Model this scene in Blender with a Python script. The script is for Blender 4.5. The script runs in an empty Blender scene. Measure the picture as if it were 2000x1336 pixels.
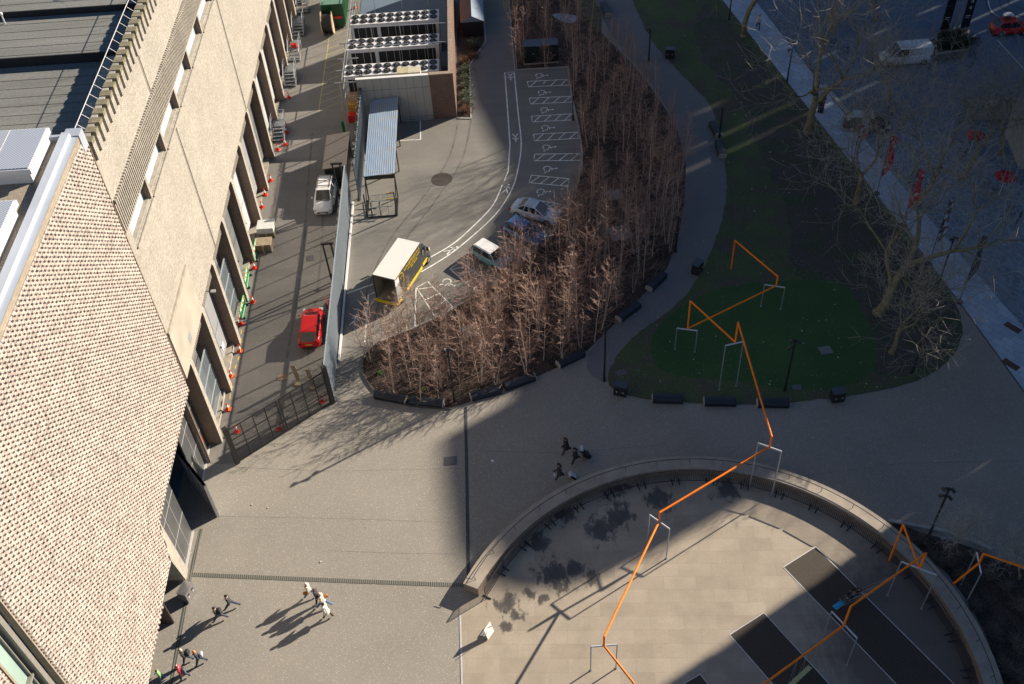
import bpy, math, random
from mathutils import Vector, Matrix, noise
R = math.radians
PI = math.pi
random.seed(7)
S = bpy.context.scene
COL = S.collection
# ---------------------------------------------------------------- camera
CAM_H = 60.0
FPX = 2034.0
NAD = (1133.4, 2618.5)
_dn = Vector((NAD[0]-1000, NAD[1]-668, FPX)).normalized()
_fw = Vector((0, 0, 1)); _fh = (_fw - _fw.dot(_dn)*_dn).normalized()
_up = -_dn; _rt = _fh.cross(_up)
cd = bpy.data.cameras.new('camera'); cam = bpy.data.objects.new('camera', cd); COL.objects.link(cam)
cd.sensor_width = 36; cd.lens = 36*FPX/2000; cd.clip_start = 1; cd.clip_end = 3000
rows = [_rt, _fh, _up]
m = Matrix([[r[0], -r[1], -r[2], 0] for r in rows] + [[0, 0, 0, 1]])
m.translation = Vector((0, 0, CAM_H)); cam.matrix_world = m
S.camera = cam
# ---------------------------------------------------------------- light
SAZ, SEL = R(30.3), R(24.0)
SV = Vector((math.cos(SAZ)*math.cos(SEL), math.sin(SAZ)*math.cos(SEL), math.sin(SEL)))
w = bpy.data.worlds.new('World'); S.world = w; w.use_nodes = True
nt = w.node_tree; bg = nt.nodes['Background']
sky = nt.nodes.new('ShaderNodeTexSky'); sky.sky_type = 'NISHITA'; sky.sun_disc = False
sky.sun_elevation = SEL; sky.sun_rotation = PI/2 - SAZ; sky.air_density = 1.0; sky.dust_density = .3; sky.ozone_density = 3.5
nt.links.new(sky.outputs[0], bg.inputs[0]); bg.inputs[1].default_value = 0.0455
sd = bpy.data.lights.new('sun', 'SUN'); sun = bpy.data.objects.new('sun', sd); COL.objects.link(sun)
sd.energy = 5.0; sd.angle = R(0.53); sd.color = (1.0, 0.87, 0.70)
sun.rotation_euler = SV.to_track_quat('Z', 'Y').to_euler()
S.view_settings.view_transform = 'Standard'; S.view_settings.look = 'None'
S.view_settings.exposure = 1.05; S.view_settings.gamma = 1
# ---------------------------------------------------------------- survey helpers: a point of the site seen at a photo pixel
def ray(px, py):
    c = Vector((px-1000, py-668, FPX)); return Vector((_rt.dot(c), _fh.dot(c), _up.dot(c)))
def G(px, py, z=0.0):
    r = ray(px, py); t = (z-CAM_H)/r.z; return Vector((r.x*t, r.y*t, z))
def FX(px, py, x):
    r = ray(px, py); t = x/r.x; return Vector((x, r.y*t, CAM_H+r.z*t))
def hz(b, px, py):
    r = ray(px, py); return CAM_H + r.z*math.hypot(b[0], b[1])/math.hypot(r.x, r.y)
# ---------------------------------------------------------------- materials
def _nodes(name):
    mt = bpy.data.materials.new(name); mt.use_nodes = True
    n = mt.node_tree; b = n.nodes['Principled BSDF']; return mt, n, b
def _pos(n, scale=(1, 1, 1), obj=False):
    if obj:
        tc = n.nodes.new('ShaderNodeTexCoord'); out = tc.outputs['Object']
    else:
        tc = n.nodes.new('ShaderNodeNewGeometry'); out = tc.outputs['Position']
    mp = n.nodes.new('ShaderNodeMapping'); mp.inputs['Scale'].default_value = scale
    n.links.new(out, mp.inputs[0]); return mp.outputs[0]
def _noise(n, vec, scale, detail=4, rough=.55):
    t = n.nodes.new('ShaderNodeTexNoise'); t.inputs['Scale'].default_value = scale
    t.inputs['Detail'].default_value = detail; t.inputs['Roughness'].default_value = rough
    n.links.new(vec, t.inputs['Vector']); return t.outputs['Fac']
def _ramp(n, fac, stops):
    r = n.nodes.new('ShaderNodeValToRGB'); e = r.color_ramp.elements
    while len(e) > 1: e.remove(e[-1])
    e[0].position = stops[0][0]; e[0].color = (*stops[0][1], 1)
    for p, c in stops[1:]:
        k = e.new(p); k.color = (*c, 1)
    n.links.new(fac, r.inputs[0]); return r.outputs[0]
def _mix(n, fac, a, b, mode='MIX'):
    x = n.nodes.new('ShaderNodeMix'); x.data_type = 'RGBA'; x.blend_type = mode
    for i, v in ((0, fac), (6, a), (7, b)):
        if isinstance(v, (int, float)): x.inputs[i].default_value = v
        elif isinstance(v, tuple): x.inputs[i].default_value = (*v, 1)
        else: n.links.new(v, x.inputs[i])
    return x.outputs[2]
def _math(n, op, a, b=0.0):
    x = n.nodes.new('ShaderNodeMath'); x.operation = op
    for i, v in ((0, a), (1, b)):
        if isinstance(v, (int, float)): x.inputs[i].default_value = v
        else: n.links.new(v, x.inputs[i])
    return x.outputs[0]
def _bump(n, b, h, st=.3, d=.02):
    u = n.nodes.new('ShaderNodeBump'); u.inputs['Strength'].default_value = st; u.inputs['Distance'].default_value = d
    n.links.new(h, u.inputs['Height']); n.links.new(u.outputs[0], b.inputs['Normal'])
def sc(c, k): return tuple(min(1, x*k) for x in c)
MC = {}
def M(name, col, rough=.7, var=.2, scale=4, metal=0.0, bump=0.0, spec=.5, coat=0.0, obj=True):
    if name in MC: return MC[name]
    mt, n, b = _nodes(name)
    f = _noise(n, _pos(n, obj=obj), scale, 5)
    n.links.new(_ramp(n, f, [(.3, sc(col, 1-var)), (.7, sc(col, 1+var))]), b.inputs['Base Color'])
    b.inputs['Roughness'].default_value = rough; b.inputs['Metallic'].default_value = metal
    b.inputs['Specular IOR Level'].default_value = spec; b.inputs['Coat Weight'].default_value = coat
    if bump: _bump(n, b, f, bump, .03)
    MC[name] = mt; return mt
def ground_mat(name, c1, c2, speck=None, fine=14, sx=(1, 1, 1), wear=None, dens=.06, streak=0, rough=.85, spec=.3):
    mt, n, b = _nodes(name); p = _pos(n)
    big = _noise(n, _pos(n, sx), .13, 4, .6); fin = _noise(n, p, fine, 4, .7)
    c = _ramp(n, big, [(.3, c1), (.7, c2)])
    c = _mix(n, .5, c, _ramp(n, fin, [(.25, (.25, .25, .25)), (.75, (.78, .78, .78))]), 'OVERLAY')
    if streak:
        st = _noise(n, _pos(n, (.06, 1.1, 1)), 1.0, 5, .7)
        c = _mix(n, streak, c, _ramp(n, st, [(.3, (.34, .34, .34)), (.7, (.66, .66, .66))]), 'OVERLAY')
    if wear:
        wn = _noise(n, p, wear[1], 5, .65)
        c = _mix(n, _ramp(n, wn, [(wear[2], (0, 0, 0)), (wear[3], (1, 1, 1))]), c, wear[0])
    if speck:
        for sz, rad in ((19, .10), (33, .13)):
            v = n.nodes.new('ShaderNodeTexVoronoi'); v.inputs['Scale'].default_value = sz; n.links.new(p, v.inputs['Vector'])
            sp = n.nodes.new('ShaderNodeSeparateColor'); n.links.new(v.outputs['Color'], sp.inputs[0])
            k = _math(n, 'MULTIPLY', _math(n, 'LESS_THAN', v.outputs['Distance'], rad*3), _math(n, 'LESS_THAN', sp.outputs[0], dens))
            c = _mix(n, k, c, speck)
    n.links.new(c, b.inputs['Base Color']); b.inputs['Roughness'].default_value = rough
    b.inputs['Specular IOR Level'].default_value = spec
    _bump(n, b, fin, .25, .02)
    MC[name] = mt; return mt
def brick_mat(name, c1, c2, mortar, axes='yz', bw=.22, bh=.075, ms=.012, var=.25, rough=.85, mapoff=0, blotch=.35):
    mt, n, b = _nodes(name)
    g = n.nodes.new('ShaderNodeNewGeometry'); s = n.nodes.new('ShaderNodeSeparateXYZ'); n.links.new(g.outputs['Position'], s.inputs[0])
    cx = n.nodes.new('ShaderNodeCombineXYZ'); k = {'x': 0, 'y': 1, 'z': 2}
    n.links.new(s.outputs[k[axes[0]]], cx.inputs[0]); n.links.new(s.outputs[k[axes[1]]], cx.inputs[1])
    t = n.nodes.new('ShaderNodeTexBrick'); n.links.new(cx.outputs[0], t.inputs['Vector'])
    t.inputs['Scale'].default_value = 1; t.inputs['Brick Width'].default_value = bw; t.inputs['Row Height'].default_value = bh
    t.inputs['Mortar Size'].default_value = ms; t.inputs['Color1'].default_value = (*c1, 1); t.inputs['Color2'].default_value = (*c2, 1)
    t.inputs['Mortar'].default_value = (*mortar, 1); t.inputs['Bias'].default_value = 0
    f = _noise(n, g.outputs['Position'], .35, 6, .65)
    c = _mix(n, blotch, t.outputs['Color'], _ramp(n, f, [(.3, (.33, .33, .33)), (.7, (.66, .66, .66))]), 'OVERLAY')
    f2 = _noise(n, g.outputs['Position'], 9, 3, .6)
    c = _mix(n, .35, c, _ramp(n, f2, [(.3, (.35, .35, .35)), (.7, (.65, .65, .65))]), 'OVERLAY')
    n.links.new(c, b.inputs['Base Color']); b.inputs['Roughness'].default_value = rough; b.inputs['Specular IOR Level'].default_value = .25
    _bump(n, b, t.outputs['Fac'], -.3, .02)
    MC[name] = mt; return mt
# ---------------------------------------------------------------- mesh builder
class MB:
    def __init__(s): s.v = []; s.f = []; s.m = []; s.k = 0
    def add(s, vs, fs):
        o = len(s.v); s.v += [tuple(x) for x in vs]; s.f += [tuple(i+o for i in f) for f in fs]; s.m += [s.k]*len(fs); return s
    def box(s, c, d, rz=0.0, tilt=None):
        x, y, z = d[0]/2, d[1]/2, d[2]/2
        vs = [Vector((a*x, b*y, e*z)) for a in (-1, 1) for b in (-1, 1) for e in (-1, 1)]
        mt = Matrix.Rotation(rz, 3, 'Z') @ (tilt if tilt else Matrix.Identity(3)); c = Vector(c)
        return s.add([mt @ v + c for v in vs], [(0, 1, 3, 2), (4, 6, 7, 5), (0, 4, 5, 1), (2, 3, 7, 6), (0, 2, 6, 4), (1, 5, 7, 3)])
    def bbox(s, a, b): return s.box([(a[i]+b[i])/2 for i in range(3)], [abs(b[i]-a[i]) for i in range(3)])
    def cbox(s, c, d, ch, rz=0.0):
        # box with chamfered top edges
        x, y, z = d[0]/2, d[1]/2, d[2]; mt = Matrix.Rotation(rz, 3, 'Z'); c = Vector(c)
        rings = [(x, y, 0), (x, y, z-ch), (x-ch, y-ch, z)]
        vs = [mt @ Vector((p*a, q*b, h)) + c for a, b, h in rings for p, q in ((-1, -1), (1, -1), (1, 1), (-1, 1))]
        fs = [(i*4+j, i*4+(j+1) % 4, i*4+4+(j+1) % 4, i*4+4+j) for i in range(2) for j in range(4)]
        return s.add(vs, fs+[(8, 9, 10, 11), (3, 2, 1, 0)])
    def tube(s, p, q, r0, r1=None, n=6, caps=True):
        r1 = r0 if r1 is None else r1; p = Vector(p); q = Vector(q); d = q-p
        if d.length < 1e-6: return s
        u = d.normalized().orthogonal().normalized(); w_ = d.normalized().cross(u)
        vs = []
        for c, r in ((p, r0), (q, r1)):
            for i in range(n):
                a = 2*PI*i/n; vs.append(c + (u*math.cos(a)+w_*math.sin(a))*r)
        fs = [(i, (i+1) % n, n+(i+1) % n, n+i) for i in range(n)]
        if caps: fs += [tuple(range(n))[::-1], tuple(range(n, 2*n))]
        return s.add(vs, fs)
    def path(s, pts, rs, n=6):
        # continuous tapering tube
        pts = [Vector(p) for p in pts]; o = len(s.v); up = None; vs = []
        for i, p in enumerate(pts):
            d = (pts[min(i+1, len(pts)-1)] - pts[max(i-1, 0)]).normalized()
            u = d.orthogonal().normalized() if up is None else (up - d*up.dot(d)).normalized()
            up = u; w_ = d.cross(u); r = rs[i] if isinstance(rs, (list, tuple)) else rs
            for k in range(n):
                a = 2*PI*k/n; vs.append(p+(u*math.cos(a)+w_*math.sin(a))*r)
        fs = [(i*n+k, i*n+(k+1) % n, (i+1)*n+(k+1) % n, (i+1)*n+k) for i in range(len(pts)-1) for k in range(n)]
        fs += [tuple(range(n))[::-1], tuple(range((len(pts)-1)*n, len(pts)*n))]
        return s.add(vs, fs)
    def prism(s, poly, z0, z1):
        n = len(poly); a = sum(poly[i][0]*poly[(i+1) % n][1]-poly[(i+1) % n][0]*poly[i][1] for i in range(n))
        if a < 0: poly = poly[::-1]
        vs = [(p[0], p[1], z0) for p in poly]+[(p[0], p[1], z1) for p in poly]
        return s.add(vs, [(i, (i+1) % n, n+(i+1) % n, n+i) for i in range(n)]+[tuple(range(n, 2*n)), tuple(range(n))[::-1]])
    def sheet(s, poly, z):
        n = len(poly); a = sum(poly[i][0]*poly[(i+1) % n][1]-poly[(i+1) % n][0]*poly[i][1] for i in range(n))
        if a < 0: poly = poly[::-1]
        return s.add([(p[0], p[1], z) for p in poly], [tuple(range(n))])
    def ball(s, c, r, n=8, m_=5, sz=(1, 1, 1)):
        vs = [Vector((0, 0, -1))]; fs = []
        for j in range(1, m_):
            t = -PI/2+PI*j/m_
            for i in range(n): a = 2*PI*i/n; vs.append(Vector((math.cos(t)*math.cos(a), math.cos(t)*math.sin(a), math.sin(t))))
        vs.append(Vector((0, 0, 1))); N = len(vs)-1
        for i in range(n):
            fs.append((0, 1+(i+1) % n, 1+i)); fs.append((N, N-n+i, N-n+(i+1) % n))
            for j in range(m_-2): fs.append((1+j*n+i, 1+j*n+(i+1) % n, 1+(j+1)*n+(i+1) % n, 1+(j+1)*n+i))
        return s.add([Vector((v.x*r*sz[0], v.y*r*sz[1], v.z*r*sz[2]))+Vector(c) for v in vs], fs)
    def strip(s, pts, wd, z, closed=False):
        pts = [Vector((p[0], p[1], 0)) for p in pts]; n = len(pts); L = []
        for i in range(n):
            a = pts[i-1] if (i > 0 or closed) else pts[i]; b = pts[(i+1) % n] if (i < n-1 or closed) else pts[i]
            d = (b-a).normalized(); q = Vector((-d.y, d.x, 0))*wd/2; L.append((pts[i]+q, pts[i]-q))
        vs = [(v.x, v.y, z) for pr in L for v in pr]
        fs = [(2*i+1, 2*((i+1) % n)+1, 2*((i+1) % n), 2*i) for i in range(n if closed else n-1)]
        return s.add(vs, fs)
    def build(s, name, mats, parent=None, smooth=False, world=False):
        me = bpy.data.meshes.new(name); vs = s.v
        if world and parent is not None:
            o = parent.location; vs = [(v[0]-o.x, v[1]-o.y, v[2]-o.z) for v in vs]
        me.from_pydata(vs, [], s.f)
        for mm in (mats if isinstance(mats, (list, tuple)) else [mats]): me.materials.append(mm)
        if any(s.m): me.polygons.foreach_set('material_index', s.m)
        if smooth: me.polygons.foreach_set('use_smooth', [True]*len(s.f))
        me.update(); ob = bpy.data.objects.new(name, me); COL.objects.link(ob)
        if parent is not None: ob.parent = parent
        return ob
def tag(o, label=None, cat=None, group=None, kind=None):
    if label: o['label'] = label
    if cat: o['category'] = cat
    if group: o['group'] = group
    if kind: o['kind'] = kind
    return o
def thing(name, label, cat, loc=(0, 0, 0), rz=0.0, group=None):
    o = bpy.data.objects.new(name, None); COL.objects.link(o); o.empty_display_size = .2
    o.location = loc; o.rotation_euler = (0, 0, rz); return tag(o, label, cat, group)
KIDS = {}
def kids(o): return [c for c in bpy.data.objects if c.parent == o] if o.name not in KIDS else KIDS[o.name]
def dup(o, loc=None, rz=None, label=None, group=None, scale=None, parent=None):
    c = o.copy(); COL.objects.link(c)
    if parent is not None: c.parent = parent
    if loc is not None: c.location = loc
    if rz is not None: c.rotation_euler = (0, 0, rz)
    if scale is not None: c.scale = scale
    if label: c['label'] = label
    if group: c['group'] = group
    for k in kids(o): dup(k, parent=c)
    return c
def freeze(o):
    KIDS[o.name] = [c for c in bpy.data.objects if c.parent == o]
    for c in KIDS[o.name]: freeze(c)
def text_mb(txt, size, depth=.01, mat=None, parent=None, loc=(0, 0, 0), rot=(0, 0, 0), name='lettering', align='LEFT', sx=1):
    cu = bpy.data.curves.new('t', 'FONT'); cu.body = txt; cu.size = size; cu.extrude = depth; cu.align_x = align
    ob = bpy.data.objects.new('t', cu); COL.objects.link(ob)
    me = bpy.data.meshes.new_from_object(ob.evaluated_get(bpy.context.evaluated_depsgraph_get()))
    bpy.data.objects.remove(ob); me.materials.clear(); me.materials.append(mat)
    o = bpy.data.objects.new(name, me); COL.objects.link(o); o.location = loc; o.rotation_euler = rot; o.scale = (sx, 1, 1)
    if parent is not None: o.parent = parent
    return o
PX = lambda L, z=0: [G(a, b, z) for a, b in L]
def smooth(pts, k=5, closed=False):
    out = []; n = len(pts); pts = [Vector((p[0], p[1], 0)) for p in pts]
    for i in range(n if closed else n-1):
        p0 = pts[(i-1) % n] if (closed or i > 0) else pts[i]; p1 = pts[i]; p2 = pts[(i+1) % n]
        p3 = pts[(i+2) % n] if (closed or i < n-2) else p2
        for j in range(k):
            t = j/k; out.append(.5*((2*p1)+(p2-p0)*t+(2*p0-5*p1+4*p2-p3)*t*t+(3*p1-p0-3*p2+p3)*t**3))
    if not closed: out.append(pts[-1])
    return out
# ---------------------------------------------------------------- ground materials
m_asph = ground_mat('asphalt', (.165, .16, .148), (.225, .218, .20), speck=(.45, .42, .38), dens=.02, fine=18, streak=.25)
m_road = ground_mat('road_asphalt', (.105, .145, .20), (.14, .185, .25), fine=14, speck=(.3, .3, .3), dens=.01)
m_plaza = ground_mat('bound_gravel', (.238, .222, .196), (.285, .267, .236), speck=(.75, .72, .68), dens=.05, fine=20)
m_path = ground_mat('path_asphalt', (.15, .148, .15), (.19, .186, .185), speck=(.5, .48, .45), dens=.03, fine=16)
m_mulch = ground_mat('bark_mulch', (.036, .026, .024), (.075, .052, .042), fine=9, speck=(.3, .24, .19), dens=.10, wear=((.025, .018, .014), .8, .45, .6))
m_grass = ground_mat('lawn_grass', (.06, .085, .035), (.085, .11, .045), fine=10, wear=((.085, .075, .055), .3, .46, .60), speck=(.45, .42, .36), dens=.02)
m_turf = ground_mat('new_turf', (.03, .08, .024), (.05, .11, .034), fine=14, speck=(.3, .3, .25), dens=.004)
m_soil = ground_mat('worn_soil', (.062, .056, .052), (.085, .076, .065), fine=9, wear=((.055, .068, .035), .5, .45, .6), speck=(.42, .4, .36), dens=.03)
m_yard = ground_mat('yard_asphalt', (.15, .144, .134), (.21, .20, .185), speck=(.5, .48, .45), dens=.03, fine=18, streak=.3)
def slab_mat(name, c1, c2, mort, bw, bh, rotz=0, ms=.012, wet_shade=False):
    mt, n, b = _nodes(name); g = n.nodes.new('ShaderNodeNewGeometry'); mp = n.nodes.new('ShaderNodeMapping')
    mp.inputs['Rotation'].default_value = (0, 0, rotz); n.links.new(g.outputs['Position'], mp.inputs[0])
    t = n.nodes.new('ShaderNodeTexBrick'); n.links.new(mp.outputs[0], t.inputs['Vector']); t.inputs['Scale'].default_value = 1
    t.inputs['Brick Width'].default_value = bw; t.inputs['Row Height'].default_value = bh; t.inputs['Mortar Size'].default_value = ms
    t.inputs['Color1'].default_value = (*c1, 1); t.inputs['Color2'].default_value = (*c2, 1); t.inputs['Mortar'].default_value = (*mort, 1)
    f = _noise(n, g.outputs['Position'], .5, 6, .65); f2 = _noise(n, g.outputs['Position'], 12, 4, .6)
    c = _mix(n, .5, t.outputs['Color'], _ramp(n, f, [(.3, (.36, .36, .36)), (.7, (.62, .62, .62))]), 'OVERLAY')
    c = _mix(n, .4, c, _ramp(n, f2, [(.3, (.36, .36, .36)), (.7, (.64, .64, .64))]), 'OVERLAY')
    if wet_shade:
        f3 = _noise(n, g.outputs['Position'], .33, 7, .62)
        q = None                       # damp patches, each round its own low spot in the floor
        f3 = _math(n, 'ADD', _math(n, 'MULTIPLY', f3, .3), _math(n, 'MULTIPLY', _noise(n, _pos(n, (1.0, .55, 1)), 1.9, 7, .68), .7))
        for px_, py_, rad in ((1082, 1122, 1.3), (1120, 1112, .85), (1205, 1012, 1.2), (1170, 1035, 1.1), (1188, 945, 1.3), (1100, 1000, .9), (1050, 1060, .8), (1155, 1128, .6), (1290, 975, 1.1), (985, 1178, .95), (1035, 1160, .6), (1010, 1200, .55), (990, 1225, .45), (1060, 1170, .5), (1420, 958, 1.0)):
            d_ = n.nodes.new('ShaderNodeVectorMath'); d_.operation = 'DISTANCE'; d_.inputs[1].default_value = G(px_, py_); n.links.new(g.outputs['Position'], d_.inputs[0])
            e_ = _math(n, 'SUBTRACT', 1.0, _math(n, 'DIVIDE', d_.outputs['Value'], rad*2)); q = e_ if q is None else _math(n, 'MAXIMUM', q, e_)
        k = _ramp(n, _math(n, 'ADD', _math(n, 'MULTIPLY', q, .36), f3), [(.66, (0, 0, 0)), (.70, (.3, .3, .3)), (.735, (.85, .85, .85)), (.8, (1, 1, 1))])
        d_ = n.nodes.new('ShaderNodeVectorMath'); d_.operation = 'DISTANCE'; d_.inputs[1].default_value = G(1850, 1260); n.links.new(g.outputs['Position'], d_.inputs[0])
        dk_shade = _math(n, 'ADD', _math(n, 'SUBTRACT', 1.0, _math(n, 'DIVIDE', d_.outputs['Value'], 13.0)), _math(n, 'MULTIPLY', f3, .5))  # broad darkening of the right-hand floor, shade painted into its colour
        c = _mix(n, _ramp(n, dk_shade, [(.55, (0, 0, 0)), (.8, (.72, .72, .72))]), c, (.06, .048, .05))
        c = _mix(n, k, c, _mix(n, .82, c, (.03, .033, .04)))
        r = _ramp(n, k, [(0, (.85, .85, .85)), (1, (.35, .35, .35))]); n.links.new(r, b.inputs['Roughness'])
    else: b.inputs['Roughness'].default_value = .8
    n.links.new(c, b.inputs['Base Color']); b.inputs['Specular IOR Level'].default_value = .3
    MC[name] = mt; return mt
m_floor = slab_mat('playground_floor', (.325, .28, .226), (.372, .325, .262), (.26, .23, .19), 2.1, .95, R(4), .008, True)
m_pave = slab_mat('stone_paving', (.32, .40, .50), (.42, .50, .60), (.17, .21, .27), .95, .62, R(52))
m_sett = slab_mat('granite_setts', (.17, .22, .28), (.34, .41, .49), (.05, .065, .08), .28, .18, R(52), .02)
m_white = M('road_paint', (.78, .78, .75), .6, .28, 3, obj=False)
m_yell = M('faded_yellow_paint', (.34, .29, .13), .7, .3, 3, obj=False)
m_kerb = M('kerb_stone', (.34, .34, .33), .8, .15, 2, obj=False)
m_dkerb = M('dark_kerb', (.09, .085, .08), .8, .2, 3, obj=False)
def ragged(P, s=.12, seed=1):
    rr = random.Random(seed); out = []
    for i in range(len(P)):
        a, b = Vector((P[i][0], P[i][1], 0)), Vector((P[(i+1) % len(P)][0], P[(i+1) % len(P)][1], 0)); n_ = max(1, int((b-a).length/.45))
        for k in range(n_): p = a+(b-a)*k/n_; out.append((p.x+rr.gauss(0, s)*.5, p.y+rr.gauss(0, s)*.5))
    return out
def ground(name, poly, z, mt, sm=0):
    return tag(MB().sheet(smooth(poly, sm, True) if sm else poly, z).build(name, mt), kind='structure')
ground('ground', [(-900, -500), (900, -500), (900, 1500), (-900, 1500)], -.02, m_road)
ground('plaza', [(-24.5, 8), (62, 8), (62, 112), (-24.5, 112)], -.016, m_plaza)
ground('road', [(v.x, v.y) for v in PX([(1500, 40), (1600, 160), (1700, 285), (1800, 410), (1930, 560), (2010, 652), (2130, 800)])] + [(90, 60), (200, 100), (200, 300), (10, 300), (10, 112), (28, 112)], -.012, m_road)
CPK = [(-13.9, 52.4)] + [(v.x, v.y) for v in PX([(718, 690), (760, 680), (900, 640), (1080, 520), (1180, 380), (1160, 100), (1060, 30), (1020, -60)])] + [(11, 150), (-13.9, 150)]
ground('car_park', CPK, -.012, m_asph)
ground('yard', [(-24.2, 47.6), (-20.7, 47.3), (-13.9, 52.4), (-13.9, 150), (-24.2, 150)], -.0085, m_yard)
ground('path', smooth([(v.x, v.y) for v in PX([(1150, 690), (1300, 510), (1335, 330), (1290, 190), (1190, 60), (1140, -60), (1215, -60), (1262, 60), (1345, 150), (1395, 215), (1425, 330), (1418, 430), (1350, 580), (1235, 672), (1190, 745)])], 4, True), -.001, m_path)
LAWN = [(1225, -70), (1262, 60), (1340, 155), (1392, 215), (1417, 330), (1410, 430), (1345, 570), (1235, 660), (1193, 715), (1190, 752), (1225, 772), (1290, 782), (1400, 790), (1500, 789), (1600, 780), (1700, 766), (1790, 744), (1850, 708), (1878, 660), (1874, 610), (1840, 550), (1780, 468), (1680, 335), (1580, 212), (1500, 110), (1410, -5), (1360, -70)]
ground('lawn', ragged(smooth([(v.x, v.y) for v in PX(LAWN)], 3, True), .07), .003, m_grass)
ground('far_lawn', smooth([(v.x, v.y) for v in PX([(1085, -20), (1160, 0), (1175, 60), (1150, 90), (1120, 60), (1080, 30)])], 3, True), .006, m_grass)
ground('soil', ragged(smooth([(v.x, v.y) for v in PX([(1380, 10), (1480, 110), (1590, 240), (1690, 370), (1790, 500), (1862, 600), (1864, 665), (1790, 720), (1720, 735), (1690, 690), (1640, 590), (1555, 540), (1540, 430), (1500, 330), (1440, 200), (1360, 90)])], 3, True), .5), .007, m_soil)
ground('turf', ragged(smooth([(v.x, v.y) for v in PX([(1275, 655), (1330, 600), (1420, 560), (1560, 548), (1650, 556), (1690, 620), (1715, 700), (1670, 748), (1560, 762), (1440, 745), (1330, 735), (1282, 715)])], 3, True), .08), .011, m_turf)
PAVE = [(1405, -5), (1580, 214), (1782, 470), (1882, 602), (2005, 772), (2080, 880), (2130, 800), (2010, 652), (1930, 560), (1800, 410), (1700, 285), (1600, 160), (1470, -5)]
ground('pavement', [(v.x, v.y) for v in PX(PAVE)], .004, m_pave)
ground('street', [(v.x, v.y) for v in PX([(1700, 285), (1800, 410), (1930, 560), (2010, 652), (2130, 800), (2260, 700), (2060, 430), (1980, 350), (1900, 290), (1800, 240), (1735, 235)])], .0, m_sett)
ground('flower_bed', smooth([(v.x, v.y) for v in PX([(1738, 1022), (1800, 1040), (1900, 1070), (2010, 1118), (2120, 1180), (2120, 1500), (1960, 1500), (1965, 1380), (1925, 1240), (1850, 1120)])], 2, True), .004, m_mulch)
# birch bed
BED = [(712, 695), (709, 728), (722, 752), (738, 768), (800, 790), (880, 797), (915, 786), (985, 760), (1050, 735), (1098, 714), (1148, 684), (1203, 630), (1262, 570), (1302, 525), (1322, 480), (1336, 400), (1340, 320), (1322, 250), (1285, 190), (1240, 130), (1180, 70), (1130, 20), (1095, -60), (1080, -150), (975, -150), (994, 0), (1000, 77), (1006, 137), (1108, 131), (1117, 190), (1129, 245), (1137, 295), (1136, 334), (1116, 392), (1090, 440), (1060, 480), (1002, 530), (940, 572), (870, 612), (810, 640), (742, 668)]
BEDW = [(v.x, v.y) for v in PX(BED)]
ground('birch_bed', BEDW, .012, m_mulch)
ground('shrub_bed', [(v.x, v.y) for v in PX([(893, 231), (920, 232), (917, 128), (948, 82), (945, 30), (940, -20), (905, -20), (893, 60)])], .012, m_mulch)
E = (10.65, 27.85); RO, RI = 16.72, 15.68
def arc(r, a0, a1, n): return [(E[0]+r*math.cos(R(a0+(a1-a0)*i/n)), E[1]+r*math.sin(R(a0+(a1-a0)*i/n))) for i in range(n+1)]
fl = arc(RI+.02, -35, 153, 60) + [(-4.55, 34.4), (-4.3, 10), (24, 10)]
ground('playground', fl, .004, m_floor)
# the three dark swing carpets with their white edging
m_mat = ground_mat('carpet', (.055, .046, .038), (.075, .062, .05), fine=9, sx=(1, 1, 1))
e0, e1 = G(1530, 1108), G(1593, 1068); q0 = (G(1750, 1336)-e0).normalized()
CP = []
def carpet(a, b, label, L=26):
    d = (b-a).normalized(); q = Vector((q0.x, q0.y, 0))
    P = [a, b, b+q*L, a+q*L]; mb = MB(); mb.prism([(p.x, p.y) for p in P], .006, .018); mb.k = 1
    for u, v in ((P[0], P[1]), (P[1], P[2]), (P[3], P[0])): mb.strip([u, v], .05, .022)
    tag(mb.build('carpet', [m_mat, M('white_edging', (.6, .6, .62), .5, .1)]), label, 'carpet', 'striped carpets under the swings')
carpet(e0, e1, 'dark brown carpet strip under the blue swing seat, reaching farthest into the sunlit floor')
carpet(G(1425, 1240), G(1492, 1197), 'dark carpet strip under the pale swing seat')
carpet(G(1315, 1348), G(1367, 1317), 'dark carpet corner showing at the bottom edge of the photo', 18)
# ---------------------------------------------------------------- painted markings
mk = MB()
def pl(pts, wd=.11, z=.002, sm=0):
    P = [(v.x, v.y) for v in PX(pts)]; mk.strip(smooth(P, sm) if sm else P, wd, z)
pl([(1004, 140), (1012.5, 225), (1018, 280), (1012.5, 325), (1000, 369), (970, 416), (925, 459), (875, 499), (822.5, 531)], .12, -.004, 4)
pl([(1004, 140.5), (986, 141.5), (992.5, 230), (996, 282), (992.5, 334), (985, 353)], .12, -.004, 1)
pl([(981, 361), (962.5, 401), (925, 441), (885, 476), (837.5, 504)], .12, -.004, 4)
HB = [[(1030, 159), (1108, 155), (1112, 166), (1032, 169.5)], [(1034, 191.5), (1116, 188), (1118, 199), (1036, 203)], [(1038, 227), (1118, 222), (1120, 234), (1040, 238)],
      [(1042, 262), (1128, 258), (1130, 270), (1044, 275)], [(1044, 301), (1132, 300), (1134, 313), (1043, 314)], [(1038, 342), (1112, 349), (1110, 364), (1033, 356.5)],
      [(878.8, 525.3), (898.8, 512), (951, 546.5), (937, 575)], [(813.8, 561.5), (835, 549.5), (884, 599), (869, 650)], [(1021, 385), (1110, 402), (1106, 415), (1018, 398)]]
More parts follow.
